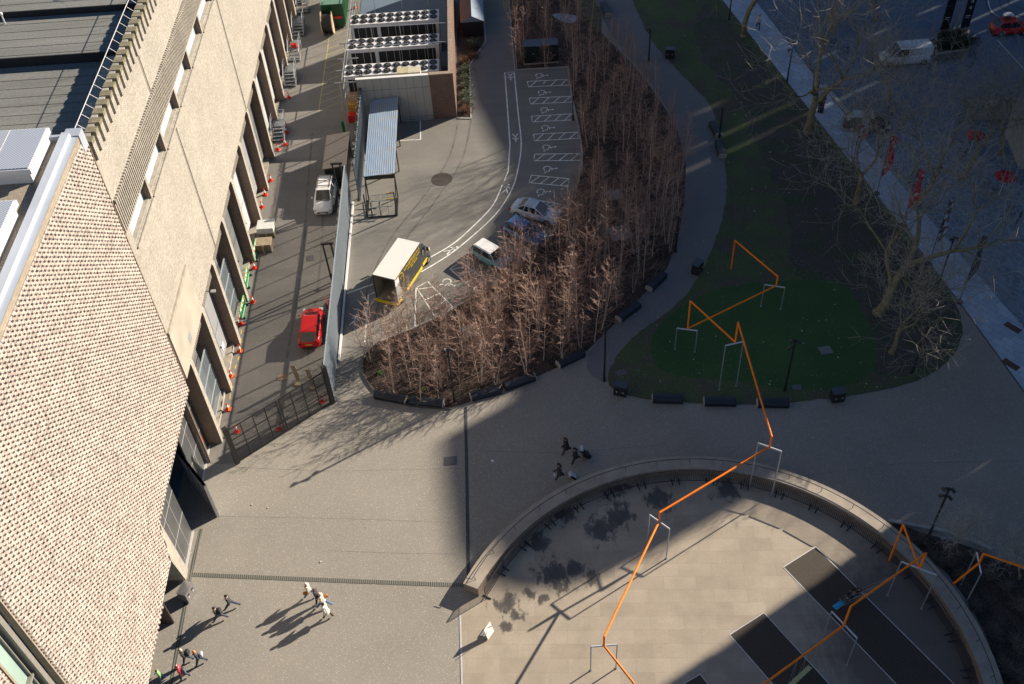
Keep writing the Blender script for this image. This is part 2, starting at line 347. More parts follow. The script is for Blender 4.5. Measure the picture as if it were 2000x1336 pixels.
for hi, q in enumerate(HB):
    P = PX(q); pl(q+[q[0]], .1, -.003)
    n_ = 4
    along = (P[1]-P[0], P[2]-P[3]) if hi not in (6, 7) else (P[2]-P[1], P[3]-P[0])
    o0, o1 = (P[0], P[3]) if hi not in (6, 7) else (P[1], P[0])
    for j in range(n_):
        a = o0+along[0]*((j+1)/n_-.02); b = o1+along[1]*((j+.15)/n_)
        if hi == 0 and j == 1: b = b+(a-b)*.45
        mk.strip([a, b], .09, -.002)
pl([(812.5, 561.5), (810.5, 639)], .12, -.003); pl([(719.5, 575), (712.5, 668)], .12, -.003); pl([(675, 574), (728, 555)], .1, -.003); pl([(719, 576), (735, 570)], .1, -.003)
pl([(821, 234), (821.5, 272.5), (765, 275)], .12, -.003); pl([(713.8, 241), (711.5, 279), (722, 280)], .1, -.003); pl([(710, 288), (704, 360)], .2, -.003)
def pict_person(px, py, a, s=1.0):
    c = G(px, py); r = Matrix.Rotation(a, 3, 'Z')
    for L in (((0, .05), (0, .55)), ((0, .05), (.28, -.5)), ((0, .05), (-.25, -.52)), ((-.3, .25), (0, .48), (.32, .2))):
        mk.strip([c+r @ Vector((x*s, y*s, 0)) for x, y in L], .11, -.003)
    mk.sheet([c+r @ Vector((.12*math.cos(t*PI/3)*s, (.74+.12*math.sin(t*PI/3))*s, 0)) for t in range(6)], -.003)
for px, py, a in ((997, 148, PI), (1007, 267, PI), (989, 370, -.35), (879, 489, -1.0), (692, 627, -.3)): pict_person(px, py, a, 1.0)
def pict_chair(px, py, a, s=1.0):
    c = G(px, py); r = Matrix.Rotation(a, 3, 'Z')
    T = lambda L: [c+r @ Vector((x*s, y*s, 0)) for x, y in L]
    mk.strip(T([(.42*math.cos(R(t)), .42*math.sin(R(t))) for t in range(70, 350, 35)]), .09, -.003)
    mk.strip(T([(.1, .85), (.1, .25), (.5, .2), (.62, -.35), (.85, -.28)]), .1, -.003); mk.strip(T([(.1, .5), (.4, .48)]), .09, -.003)
    mk.sheet(T([(.1+.13*math.cos(t*PI/3), 1.02+.13*math.sin(t*PI/3)) for t in range(6)]), -.003)
for px, py in ((1053, 147), (1058, 180), (1063, 214), (1065, 249), (1067, 287), (1069, 329), (1056, 374)): pict_chair(px, py, -PI/2, .85)
pict_chair(873, 550, -2.2, .85)
tag(mk.build('road_markings', m_white), kind='structure')
yk = MB()
for x in (-18.25, -14.9): yk.strip([(x, 92.5), (x, 112)], .12, -.003)
for i in range(14): yk.strip([(-18.25, 92.6+i*1.35), (-15.0, 94.6+i*1.35)], .09, -.002)
for i in range(2): yk.strip([G(980+i*8, -20), G(986+i*4, 20)], .12, -.003)
tag(yk.build('yellow_markings', m_yell), kind='structure')
kb = MB()
def kerb(pts, wd=.16, h=.1, mb=kb, z=0, sm=0):
    P = [(v.x, v.y) for v in PX(pts)]
    if sm: P = smooth(P, sm)
    for i in range(len(P)-1):
        a, b = Vector((P[i][0], P[i][1], 0)), Vector((P[i+1][0], P[i+1][1], 0)); d = b-a
        mb.box(((a.x+b.x)/2, (a.y+b.y)/2, z+h/2-.03), (d.length+.002*(i % 2), wd-.004*(i % 2), h), math.atan2(d.y, d.x))
kerb([(975, -150), (994, 0), (1000, 77), (1006, 137), (1109, 131), (1117, 190), (1129, 245), (1137, 295), (1136, 334)])
kerb([(1116, 392), (1090, 440), (1060, 480)]); kerb([(870, 612), (810, 640), (742, 668)])
kerb([(893, 231), (920, 232), (917, 128), (948, 82), (945, 30), (938, 22)]); kerb([(700, 243), (846, 233)], .12, .12)
tag(kb.build('kerb', m_kerb), kind='structure')
k2 = MB(); kerb([(742, 668), (712, 695), (709, 728), (722, 752), (742, 772), (800, 793), (880, 799)], .12, .14, k2, 0, 3)
kerb([(1410, 0), (1580, 214), (1782, 470), (1882, 602), (2005, 772)], .1, .05, k2)
tag(k2.build('edging', m_dkerb), kind='structure')
k3 = MB(); kerb([(1610, 168), (1680, 250)], .3, .22, k3); kerb([(1735, 1018), (1850, 1040), (1905, 1060), (1935, 1075)], .25, .22, k3); tag(k3.build('raised_kerb', m_kerb), kind='structure')
pm = MB()
for L, w_ in (([(700, 640), (720, 560), (760, 470), (830, 380), (880, 300), (900, 200)], .18), ([(728, 640), (748, 560), (788, 474), (856, 384), (905, 304), (925, 200)], .18), ([(560, 700), (590, 520), (600, 380), (610, 260)], .2), ([(600, 705), (625, 520), (632, 380)], .2)):
    P_ = smooth([(v.x, v.y) for v in PX(L)], 6); pm.strip(P_, w_, -.0075)
tag(pm.build('tyre_track', M('tyre_worn_asphalt', (.135, .13, .12), .9, .35, 1.2, obj=False)), kind='structure')
# slot drains and covers let into the plaza
def grate_mat(name, c1, c2, sc_):
    mt, n, b = _nodes(name); v = n.nodes.new('ShaderNodeTexWave'); v.inputs['Scale'].default_value = sc_
    n.links.new(_pos(n), v.inputs['Vector']); n.links.new(_ramp(n, v.outputs['Fac'], [(.35, c1), (.6, c2)]), b.inputs['Base Color'])
    b.inputs['Roughness'].default_value = .6; MC[name] = mt; return mt
m_grate = grate_mat('drain_grate', (.05, .055, .05), (.19, .19, .16), 2.2)
dr = MB()
for L, wd in (([(372, 1122), (640, 1133), (905, 1143)], .3), ([(393, 1033), (372, 1122), (352, 1235), (333, 1345)], .22)):
    dr.strip(PX(L), wd, .002 if wd > .25 else .0035)
tag(dr.build('slot_drain', m_grate), kind='structure')
d2 = MB(); d2.strip(PX([(909, 795), (912, 950), (915, 1136)]), .22, .002)
tag(d2.build('dark_drain', M('dark_slot', (.045, .05, .06), .7, .2)), kind='structure')
jl = MB()
for L in ([(452, 912), (640, 920), (900, 915)], [(420, 1008), (650, 1012), (880, 1020)], [(640, 1075), (760, 1080), (890, 1082)], [(905, 880), (1100, 884), (1300, 868)], [(1560, 930), (1760, 905), (1990, 900)]): jl.strip(PX(L), .05, -.012)
tag(jl.build('paving_joint', M('faint_joint', (.205, .195, .178), .9, .2)), kind='structure')
d3 = MB(); d3.strip([(-4.5, 33.8), (-4.3, 10)], .11, .012); tag(d3.build('threshold_strip', M('pale_threshold', (.5, .5, .52), .5, .1)), kind='structure')
m_cover = M('cast_cover', (.10, .10, .105), .6, .2, 6)
def cover(px, py, w_, h_, a, label, mt=m_cover, z=.013):
    c = G(px, py); o = MB().box((0, 0, .006), (w_, h_, .012)).build('access_cover', mt); o.location = (c.x, c.y, z-.006); o.rotation_euler = (0, 0, a); tag(o, label, 'cover')
cover(880, 900, .9, .75, 0, 'dark square access cover at the edge of the plaza shadow')
cover(1213, 728, .8, .6, .3, 'small square cover in the grass above the left bin')
cover(1612, 684, .95, .8, .1, 'pale square cover in the dark green turf', M('pale_cover', (.16, .17, .18), .7, .15), .024)
cover(1556, 757, .7, .55, 0, 'grey cover at the grass edge near the lamp foot', z=.02)
cover(606, 504, .6, .7, .2, 'small dark cover in the yard tarmac')
for p, l in (((1978, 640), 'rust brown grating set in the stone pavement, upper of two'), ((1974, 712), 'rust brown grating set in the stone pavement, nearer the path')):
    cover(p[0], p[1], 1.3, .6, 2.2, l, M('rusty_grate', (.10, .055, .04), .9, .3), .01)
cover(863, 351, .01, .01, 0, 'x') if False else None
c = G(863, 350); o = MB().tube((0, 0, -.004), (0, 0, .004), 1.0, 1.0, 28).build('round_patch', M('dark_patch', (.06, .05, .045), .9, .35, 5)); o.location = (c.x, c.y, .0); tag(o, 'round dark tarmac patch in the car park', 'patch')
c = G(962, 900); o = MB().tube((0, 0, 0), (0, 0, .012), .11, .11, 12).build('paper_plate', M('white_paper', (.7, .7, .72), .8, .05)); o.location = (c.x, c.y, .0); tag(o, 'small white round plate lying on the shaded plaza', 'litter')
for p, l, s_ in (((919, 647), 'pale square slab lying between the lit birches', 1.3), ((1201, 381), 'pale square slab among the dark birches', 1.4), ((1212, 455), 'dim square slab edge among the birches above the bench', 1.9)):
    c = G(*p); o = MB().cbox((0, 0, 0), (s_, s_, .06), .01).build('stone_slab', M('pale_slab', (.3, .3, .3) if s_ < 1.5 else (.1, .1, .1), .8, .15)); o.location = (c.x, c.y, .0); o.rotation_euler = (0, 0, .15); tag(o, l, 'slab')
c = G(1107, 36); tag(MB().sheet(smooth([(v.x, v.y) for v in PX([(1079, 30), (1095, 26), (1130, 33), (1118, 45), (1098, 42)])], 3, True), .02).build('stone_patch', m_pave), kind='structure')
# fallen leaves, catkins and litter strewn everywhere
lb = MB(); rr = random.Random(3)
for i in range(2600):
    t = rr.random()
    if t < .2: p = G(rr.uniform(930, 1900), rr.uniform(640, 1000))
    elif t < .93: p = G(rr.uniform(1200, 1880), rr.uniform(30, 780))
    else: p = G(rr.uniform(380, 1300), rr.uniform(830, 1300))
    if (Vector((p.x, p.y))-Vector(E)).length < 17: continue
    s_ = rr.uniform(.015, .035) if rr.random() < .95 else rr.uniform(.06, .1); a = rr.uniform(0, 6.3)
    lb.add([(p.x+s_*math.cos(a+k*1.57)*(1 if k % 2 else .6), p.y+s_*math.sin(a+k*1.57), .022+rr.random()*.012) for k in range(4)], [(0, 1, 2, 3)])
tag(lb.build('leaf_litter', M('pale_leaf', (.42, .4, .36), .8, .3, 20)), 'scattered pale leaves and scraps over paving and grass', 'litter', kind='stuff')
# ---------------------------------------------------------------- unseen towers to the east, footprints shaped to fit the shadow edges on site
AX = Vector((math.cos(SAZ), math.sin(SAZ), 0)); SX = Vector((-AX.y, AX.x, 0))
m_tow = M('tower_stone', (.32, .29, .26), .7, .1, .3); m_tgl = M('tower_glass', (.05, .07, .09), .15, .1, 1)
TH = 50.0; K = TH/math.tan(SEL)
def tower(pts, label, depth=14, H=TH):
    P = [AX*(a+K*H/TH)+SX*s for a, s in pts]; back = [AX*(max(a for a, s in pts)+K*H/TH+depth)+SX*s for a, s in (pts[-1], pts[0])]
    P = P+back; c0 = sum(P, Vector())/len(P)
    t = thing('shadow_tower', label, 'building', (c0.x, c0.y, 0)); mb = MB(); mb.prism([(p.x, p.y) for p in P], 0, H); mb.build('wall', m_tow, t, world=True)
    g = MB(); n = len(P)
    for fl_ in range(14):
        z0 = 1.2+fl_*3.5; s_ = [(c0+(p-c0)*1.004) for p in P]
        for i in range(n):
            a, b = s_[i], s_[(i+1) % n]; g.add([(a.x, a.y, z0), (b.x, b.y, z0), (b.x, b.y, z0+2), (a.x, a.y, z0+2)], [(0, 1, 2, 3), (3, 2, 1, 0)])
    g.build('window_band', m_tgl, t, world=True)
tower([(-30, -60), (-30, 20.3)], 'tall unseen tower off to the right, added to shade the near playground', 30)
tower([(38.6, 20.25), (37.6, 25.2), (34.6, 27.68)], 'unseen stepped tower, shaped to leave the sunlit playground gap', 14)
tower([(33, 27.65), (26.5, 28.0), (21.5, 28.6), (19.2, 29.5), (16.9, 30.8), (15.2, 33), (15.2, 36), (17.2, 40.8), (19.2, 44.6)], 'unseen rounded tower, shaped to shade the middle of the plaza', 14)
tower([(25.4, 44.5), (28, 50), (30.0, 56.9), (30.5, 58.7)], 'unseen broad tower, shaped to shade the birch grove', 14)
tower([(30.8, 58.84), (32.5, 61.04)], 'unseen slim tower, shaped to leave two bright slits', 14)
tower([(33, 61.16), (36.6, 64.2), (38, 65.36)], 'unseen narrow slab, shaped to shade the parking bays', 14)
tower([(38.3, 65.5), (40.8, 68.5), (44.2, 80.8), (47.5, 88), (50, 110), (56, 190)], 'unseen long block, shaped to shade the far car park', 14)
# ---------------------------------------------------------------- power station
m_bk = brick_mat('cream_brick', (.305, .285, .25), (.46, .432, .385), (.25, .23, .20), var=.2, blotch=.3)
m_bkshade = brick_mat('shaded_cream_brick', (.20, .145, .11), (.27, .20, .15), (.12, .09, .07), axes='xz')  # dark copy of the cream brick, shade painted on sides turned from sun
m_cop = M('coping_stone', (.33, .30, .25), .85, .2, 2, obj=False)
m_moss = M('mossy_corbel', (.20, .18, .12), .9, .3, 3, obj=False)
m_blind = M('white_blind', (.42, .46, .53), .35, .05, .4, obj=False)
m_dark = M('dark_void', (.02, .02, .022), .8, .1)
m_gdoor = M('grey_door', (.27, .28, .30), .45, .08, 1.5, obj=False)
m_pdoor = M('pale_door', (.43, .45, .48), .5, .1, 1.2, obj=False)
m_gpan = M('grey_panel', (.15, .16, .165), .4, .15, 1, obj=False)
m_galv = M('galvanised_steel', (.42, .44, .46), .4, .2, 8, metal=.6)
m_steel = M('brushed_steel', (.45, .45, .46), .35, .15, 9, metal=.8)
m_blk = M('black_steel', (.018, .019, .021), .45, .2, 8)
m_red = M('signal_red', (.55, .02, .012), .4, .08, 6)
m_wht = M('white_plastic', (.66, .66, .66), .4, .06, 5)
ps = thing('power_station', 'long cream brick building with buttresses, ribbed band and white window blinds', 'building', (-22, 48, 0))
YE = 175; XW = -22.05; BP = 5.06; BY = [49.33+BP*i for i in range(24)]
wl = MB()
def wall(y0, y1, z0, z1, x0=-24.0, x1=XW): wl.bbox((x0, y0, z0), (x1, y1, z1))
wall(47.7, YE, 8.9, 20.0); wall(47.7, YE, 23.85, 26.75); wall(47.7, YE, 21.55, 23.85, -24, -22.32)
wall(47.7, 48.5, 20.0, 21.55)
WJ = [53.15+BP*i for i in range(24)]
for y in WJ: wall(y, y+.32, 20.0, 21.55)
wl.build('wall', m_bk, ps, world=True)
pe = MB(); pe.bbox((-24, 47.62, 8.9), (-22.03, 47.7, 28)); pe.bbox((-24, 47.6, 0), (-22.6, 47.7, 8.9)); pe.build('end_face', m_bkshade, ps, world=True)
for i, y in enumerate(WJ):
    y0 = (WJ[i-1]+.32) if i else 48.5
    wn = MB().bbox((-22.6, y0, 20.0), (-22.5, y, 21.55)).build('window', m_blind, ps, world=True)
    f = MB(); f.bbox((-22.52, y0, 20.0), (-22.2, y, 20.06)); f.bbox((-22.0, y0-.05, 19.86), (-21.93, y+.05, 19.98)); f.bbox((-22.5, y0, 21.5), (-22.42, y, 21.55))
    f.build('sill', m_cop, wn).location = (22, -48, 0)
    jb = MB().bbox((-22.5, y-.012, 20.0), (-22.04, y-.002, 21.55)); jb.build('jamb', m_bkshade, wn).location = (22, -48, 0)  # thin sheet carrying the jamb's painted shade
rb = MB(); y = 47.85
while y < YE:
    rb.bbox((-22.32, y, 21.6), (-22.03, y+.13, 23.75)); rb.bbox((-22.32, y-.01, 23.75), (-21.9, y+.15, 24.02)); y += .29
rb.bbox((-22.4, 47.7, 21.55), (-22.02, YE, 21.62))
rb.build('ribbed_band', m_bk, ps, world=True)
cb = MB(); y = 47.95
cb.bbox((-22.55, 47.7, 26.75), (-22.2, YE, 27.95))
while y < YE:
    cb.k = 0; cb.bbox((-22.2, y, 26.75), (-21.95, y+.5, 27.75)); cb.k = 1; cb.bbox((-22.56, y-.02, 27.75), (-21.93, y+.52, 27.99)); cb.k = 0; y += .9
cb.build('corbel_parapet', [m_bk, m_moss], ps, world=True)
pn = MB(); pn.bbox((-22.1, 47.75, 8.92), (-21.93, 54.3, 13.0)); pn.build('render_panel', M('pale_render', (.36, .335, .285), .85, .12, .6, obj=False), ps, world=True)
MB().bbox((-22.1, 47.75, 13.0), (-21.9, 54.35, 13.3)).build('ledge', m_cop, ps, world=True)
MB().bbox((-22, 50.3, 9.6), (-21.92, 50.9, 10.3)).build('vent', m_gdoor, ps, world=True)
bw_ = MB(); bw_.bbox((-24.2, 47.7, 0), (-23.3, YE, 8.9)); bw_.build('bay_wall', m_bk, ps, world=True)
kinds = ['lattice', 'grey', 'lattice', 'panel', 'pale', 'grey', 'panel', 'pale', 'pale', 'pale', 'pale', 'pale', 'pale', 'grey', 'pale', 'pale', 'pale', 'pale', 'pale', 'pale']
m_lat = M('blue_grey_grille', (.30, .35, .39), .4, .12, 4)
for i, y in enumerate(BY):
    # buttress with rounded head
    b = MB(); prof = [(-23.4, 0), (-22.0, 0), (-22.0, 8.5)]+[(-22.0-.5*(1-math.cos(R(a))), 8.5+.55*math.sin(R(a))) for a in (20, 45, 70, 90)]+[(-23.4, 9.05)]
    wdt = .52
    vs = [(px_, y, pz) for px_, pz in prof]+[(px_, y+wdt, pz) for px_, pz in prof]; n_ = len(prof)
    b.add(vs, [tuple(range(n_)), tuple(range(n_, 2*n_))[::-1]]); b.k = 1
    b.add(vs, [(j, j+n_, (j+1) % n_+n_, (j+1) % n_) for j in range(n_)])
    b.build('buttress', [m_bkshade, m_bk], ps, world=True)
    if i >= len(BY)-1: break
    a0, a1 = y+.54, y+BP-.02
    rf = MB(); yy = a0+.02
    rf.bbox((-23.3, a0, 7.75), (-22.6, a1, 8.9))
    while yy < a1-.12: rf.bbox((-22.62, yy, 7.75), (-22.3, yy+.11, 8.88)); yy += .24
    rf.build('ribbed_lintel', m_bk, ps, world=True)
    k = kinds[i % len(kinds)]
    if k == 'lattice':
        MB().bbox((-23.29, a0, .1), (-23.2, a1, 7.7)).build('bay_panel', m_gpan, ps, world=True)
        g = MB(); yy = a0+.15
        while yy < a1-.1: g.bbox((-22.72, yy, .5), (-22.68, yy+.05, 5.2)); yy += .2
        for z in (.5, 1.9, 3.6, 5.2): g.bbox((-22.75, a0+.05, z), (-22.66, a1-.05, z+.09))
        g.build('grille', m_lat, ps, world=True)
    else:
        mt = {'grey': m_gdoor, 'panel': m_gpan, 'pale': m_pdoor}[k]
        d = MB().bbox((-23.25, a0+.05, .7), (-22.85, a1-.05, 7.6)).build('door', mt, ps, world=True)
        g = MB(); ym = (a0+a1)/2; g.bbox((-22.85, ym-.02, .7), (-22.84, ym+.02, 7.6)); g.bbox((-22.85, a0+.6, 3.4), (-22.838, a1-.6, 3.44)); g.bbox((-22.85, ym-1.3, .7), (-22.842, ym-1.27, 5.6))
        if k == 'panel':
            for z in (1.9, 4.8, 6.2): g.bbox((-22.85, a0+.06, z), (-22.843, a1-.06, z+.03))
        g.build('joint', m_dark, d).location = (22, -48, 0)
        MB().ball((-22.8, ym+.25, 1.9), .09).build('handle', m_dark, d).location = (22, -48, 0)
        if i < 2: MB().bbox((-22.84, ym+.5, 1.2), (-22.82, ym+1.1, 1.75)).build('notice', m_wht, d).location = (22, -48, 0)
    MB().bbox((-23.3, a0, 0), (-22.45, a1, .28 if i < 4 else .1)).build('plinth', m_cop, ps, world=True)
# drip stains: thin downpipes on the wall
dp = MB()
for y in (61.2, 79.6): dp.tube((-21.98, y, 8.9), (-21.98, y, 19.8), .035, n=5)
for y in (58.9, 71.5): dp.tube((-21.98, y, 24.1), (-21.98, y, 26.7), .035, n=5)
dp.build('lightning_strip', m_cop, ps, world=True)
m_felt = ground_mat('roof_felt', (.15, .155, .15), (.215, .22, .21), fine=7, sx=(.5, 2.2, 1), wear=((.065, .075, .105), .22, .66, .69), streak=.5)
rf = MB(); rf.bbox((-70, 46.9, 24), (-22.6, 59.1, 26.4)); rf.bbox((-70, 59.1, 24), (-22.6, 64.3, 27.0)); rf.bbox((-70, 64.3, 24), (-22.6, YE, 27.4))
rf.build('roof', m_felt, ps, world=True)
u = MB(); u.bbox((-70, 59.0, 26.3), (-22.7, 59.09, 27.03)); u.bbox((-70, 64.2, 26.9), (-22.7, 64.29, 27.43)); u.build('roof_upstand', m_dark, ps, world=True)  # step risers coloured near-black, their shade put into the colour
seam = MB(); y = 47.6
while y < 70: seam.bbox((-60, y, 26.3), (-23.2, y+.03, (26.415 if y < 59 else 27.015 if y < 64.2 else 27.415))); y += .98
seam.build('roof_seam', M('felt_seam', (.10, .10, .092), .9, .2), ps, world=True)
rl = thing('roof_railing', 'thin white guard rail running along the dark parapet of the brick roof', 'railing', (-22.6, 48, 27.9)); r_ = MB()
r_.tube((-22.95, 48.0, 28.3), (-22.95, YE, 28.3), .022, n=5); y = 48.2
r_.build('rail', m_wht, rl, world=True); r_ = MB()
while y < 90: r_.tube((-22.58, y, 27.95), (-22.95, y, 28.3), .014, n=4); y += 1.0
r_.build('bracket', m_wht, rl, world=True)
vp_ = thing('vent_pipe', 'small white cowled vent pipe standing on the flat roof', 'vent', tuple(G(10, 46, 27.0)))
MB().tube((0, 0, 0), (0, 0, .6), .05).tube((0, 0, .6), (-.22, 0, .72), .06).build('pipe', m_wht, vp_); MB().ball((.0, 0, .68), .12).build('cowl', m_wht, vp_)
wlamp = thing('wall_lamp', 'small dark floodlight on a bracket on the lower wall edge', 'lamp', (-22, 56.2, 9.0))
MB().tube((0, 0, 0), (.5, -.1, .15), .03).build('bracket', m_blk, wlamp); MB().box((.62, -.12, .1), (.35, .25, .12)).build('head', m_galv, wlamp)
# ---------------------------------------------------------------- brick lattice building
mt, n, b = _nodes('lattice_brick')
g_ = n.nodes.new('ShaderNodeNewGeometry'); oi = n.nodes.new('ShaderNodeTexWhiteNoise'); oi.noise_dimensions = '3D'
vm = n.nodes.new('ShaderNodeVectorMath'); vm.operation = 'SNAP'; vm.inputs[1].default_value = (50, .165, .145); n.links.new(g_.outputs['Position'], vm.inputs[0]); n.links.new(vm.outputs[0], oi.inputs['Vector'])
c = _ramp(n, oi.outputs['Value'], [(0, (.30, .25, .225)), (.5, (.42, .37, .335)), (1, (.48, .43, .395))])
c = _mix(n, .3, c, _ramp(n, _noise(n, g_.outputs['Position'], .5, 5), [(.3, (.36, .36, .36)), (.7, (.64, .64, .64))]), 'OVERLAY')
n.links.new(c, b.inputs['Base Color']); b.inputs['Roughness'].default_value = .85; m_lb = mt
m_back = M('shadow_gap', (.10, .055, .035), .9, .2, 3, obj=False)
tb = thing('brick_gallery', 'tall gallery wall of pale bricks pierced by rows of small holes', 'building', (-22.1, 47, 0))
XB = -22.1
def inside(y, z):
    # outline of the pierced facade in its own plane
    if z > 28.65 or y > 47.55 or y < 14: return False
    if 21.35 < y < 23.55: return False
    if y > 36.9: return z > 8.0
    if y > 36.2: return z > 5.3+(y-36.2)*3.8
    return z > 5.0-(36.2-y)*.04
lm = MB(); rr = random.Random(5)
nz = int(28.8/.145); CH = .028
for j in range(nz):
    z = .02+j*.145; even = j % 2
    L_, gap, off = (.19, .14, 0) if even else (.31, .02, .165)
    for i in range(int(34/.33)):
        y = 14+i*.33+off
        if not (inside(y+.05, z+.07) and inside(y+L_-.05, z+.07)): continue
        pr = rr.uniform(.05, .085)+(.035 if even else 0)
        x1 = XB+pr; x0 = XB-.12; yA, yB, zA, zB = y, y+L_, z, z+.135
        vs = [(x0, yA, zA), (x0, yB, zA), (x0, yB, zB), (x0, yA, zB), (x1-CH, yA, zA), (x1-CH, yB, zA), (x1-CH, yB, zB), (x1-CH, yA, zB), (x1, yA+CH, zA+CH), (x1, yB-CH, zA+CH), (x1, yB-CH, zB-CH), (x1, yA+CH, zB-CH)]
        lm.add(vs, [(0, 1, 5, 4), (1, 2, 6, 5), (2, 3, 7, 6), (3, 0, 4, 7), (4, 5, 9, 8), (5, 6, 10, 9), (6, 7, 11, 10), (7, 4, 8, 11), (8, 9, 10, 11)])
lm.build('pierced_brickwork', m_lb, tb, world=True)
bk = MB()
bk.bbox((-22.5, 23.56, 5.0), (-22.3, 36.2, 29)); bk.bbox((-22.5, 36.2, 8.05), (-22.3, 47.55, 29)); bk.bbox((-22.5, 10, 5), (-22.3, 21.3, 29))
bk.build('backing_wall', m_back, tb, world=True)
ed = MB(); ed.bbox((-22.45, 14, 28.65), (-22.06, 21.3, 29.02)); ed.bbox((-22.45, 23.56, 28.65), (-22.06, 47.6, 29.02)); ed.bbox((-22.45, 23.0+.45, 5.0), (-22.1, 23.56, 29.0)); ed.bbox((-22.45, 21.3, 5.0), (-22.1, 21.42, 29.0))
ed.build('brick_edge', brick_mat('edge_brick', (.29, .245, .19), (.35, .30, .24), (.22, .19, .15), axes='yz', bw=.45, bh=.16), tb, world=True)
zf = MB(); prof = [(-22.08, 29.03), (-22.4, 29.06), (-22.44, 29.3), (-22.82, 29.36), (-22.84, 28.85)]
vs = [(x, y, z) for y in (14, 46.9) for x, z in prof]; zf.add(vs, [(i, i+1, i+6, i+5) for i in range(4)]+[(0, 1, 2, 3, 4), (9, 8, 7, 6, 5)])
zf.bbox((-22.85, 46.9, 28.0), (-22.0, 47.6, 29.1)); zf.bbox((-23.5, 46.75, 28.9), (-22.85, 46.95, 29.2)); zf.build('zinc_gutter', M('zinc_sheet', (.43, .48, .56), .35, .06, .6, obj=False, metal=.15), tb, world=True)
m_grav = ground_mat('roof_gravel', (.22, .19, .15), (.30, .26, .21), speck=(.62, .55, .46), dens=.3, fine=22)
MB().bbox((-60, 14, 28), (-22.84, 46.8, 28.95)).build('gravel_roof', m_grav, tb, world=True)
# glazed slot
m_gl = M('slot_glass', (.30, .42, .38), .12, .1, .3, obj=False); m_gl2 = M('pale_sill', (.45, .46, .42), .5, .1)
sl = MB().bbox((-22.62, 21.4, 5), (-22.5, 23.4, 28.5)).build('slot_window', m_gl, tb, world=True)
fr = MB(); fr.bbox((-22.6, 22.98, 5), (-22.2, 23.1, 28.5)); fr.bbox((-22.6, 22.72, 5), (-22.1, 22.92, 28.5)); fr.bbox((-22.6, 22.5, 5), (-22.35, 22.55, 28.5))
for z in (9, 17.2, 25): fr.bbox((-22.49, 21.4, z), (-22.3, 22.7, z+.15))
fr.build('frame', M('bronze_grey_frame', (.22, .21, .19), .4, .1), sl).location = (22.1, -47, 0)
# leaning leg, soffit, entrance glazing
lg = MB(); T = [(-22.05, 36.95, 8.05), (-22.05, 36.1, 5.0), (-22.75, 37.75, 0), (-22.75, 38.55, 0)]
vs = T+[(p[0]-1.2, p[1], p[2]) for p in T]; lg.add(vs, [(0, 1, 2, 3), (7, 6, 5, 4), (0, 4, 5, 1), (1, 5, 6, 2), (2, 6, 7, 3), (3, 7, 4, 0)]); lg.build('leaning_leg', m_bk, tb, world=True)
so = MB(); so.bbox((-26, 36.2, 7.95), (-22.2, 47.6, 8.05)); so.bbox((-26, 10, 4.9), (-22.2, 36.2, 5.0)); so.build('soffit', m_gdoor, tb, world=True)
m_eg = M('entrance_panel', (.07, .074, .078), .3, .15, .8, obj=False); m_line = M('pale_joint', (.5, .5, .5), .5, .05)
en = MB(); en.bbox((-23.1, 38.2, 0), (-23.0, 41.6, 8)); en.bbox((-23.1, 45.2, 0), (-23.0, 49.2, 8)); en.bbox((-23.1, 41.6, 5.6), (-23.0, 45.2, 8)); en.bbox((-30, 38, 0), (-29.9, 47, 8)); en.bbox((-30, 46.9, 0), (-23.1, 47, 8))
en.build('entrance_glazing', m_eg, tb, world=True)
jn = MB()
for ya, yb, vy in ((38.2, 41.6, (39.2, 40.4)), (45.2, 49.1, (46.5, 47.9))):
    jn = MB()
    for z in (2.4, 4.9): jn.bbox((-22.995, ya, z), (-22.985, yb, z+.035))
    for y in vy: jn.bbox((-22.995, y, 0), (-22.987, y+.02, 8))
    jn.bbox((-23.0, ya, 0), (-22.85, yb, .05)); jn.build('glazing_joint', m_line, tb, world=True)
for nm, a, b_, h in (('door', (-23.9, 46.1), (-21.35, 42.75), 3.6), ('door', (-23.6, 48.4), (-22.75, 47.65), 3.2)):
    A, B = Vector((*a, 0)), Vector((*b_, 0)); d = B-A; ang = math.atan2(d.y, d.x); c_ = (A+B)/2
    dd = MB().box((c_.x, c_.y, h/2), (d.length, .09, h), ang).build(nm, M('door_leaf_grey', (.4, .41, .42), .3, .2, 2, metal=.4), tb, world=True)
    f = MB(); f.box((c_.x, c_.y, h+.02), (d.length, .2, .05), ang); f.box((B.x, B.y, h/2), (.09, .2, h), ang)
    for k in (.25, .5, .75): q_ = A+(B-A)*k; f.box((q_.x, q_.y, h/2), (.035, .12, h-.05), ang)
    for z in (.6, 1.8, 2.7): f.box((c_.x, c_.y, z), (d.length, .125, .04), ang); f.build('frame', M('door_frame_grey', (.62, .62, .62), .4, .1), dd).location = (22.1, -47, 0)
MB().bbox((-22.98, 48.3, 1.2), (-22.94, 48.5, 2.0)).build('extinguisher', m_red, tb, world=True)
for y, z in ((34.6, 2.8), (28.9, 2.4)):
    ww = MB(); ww.bbox((-24, y, 0), (-23.0, y+.12, z)); ww.build('door_leaf', M('brown_door', (.05, .03, .028), .5, .1), tb, world=True)
bw2 = MB(); bw2.bbox((-28, 10, 0), (-27.9, 38, 5)); bw2.build('inner_glazing', m_eg, tb, world=True)
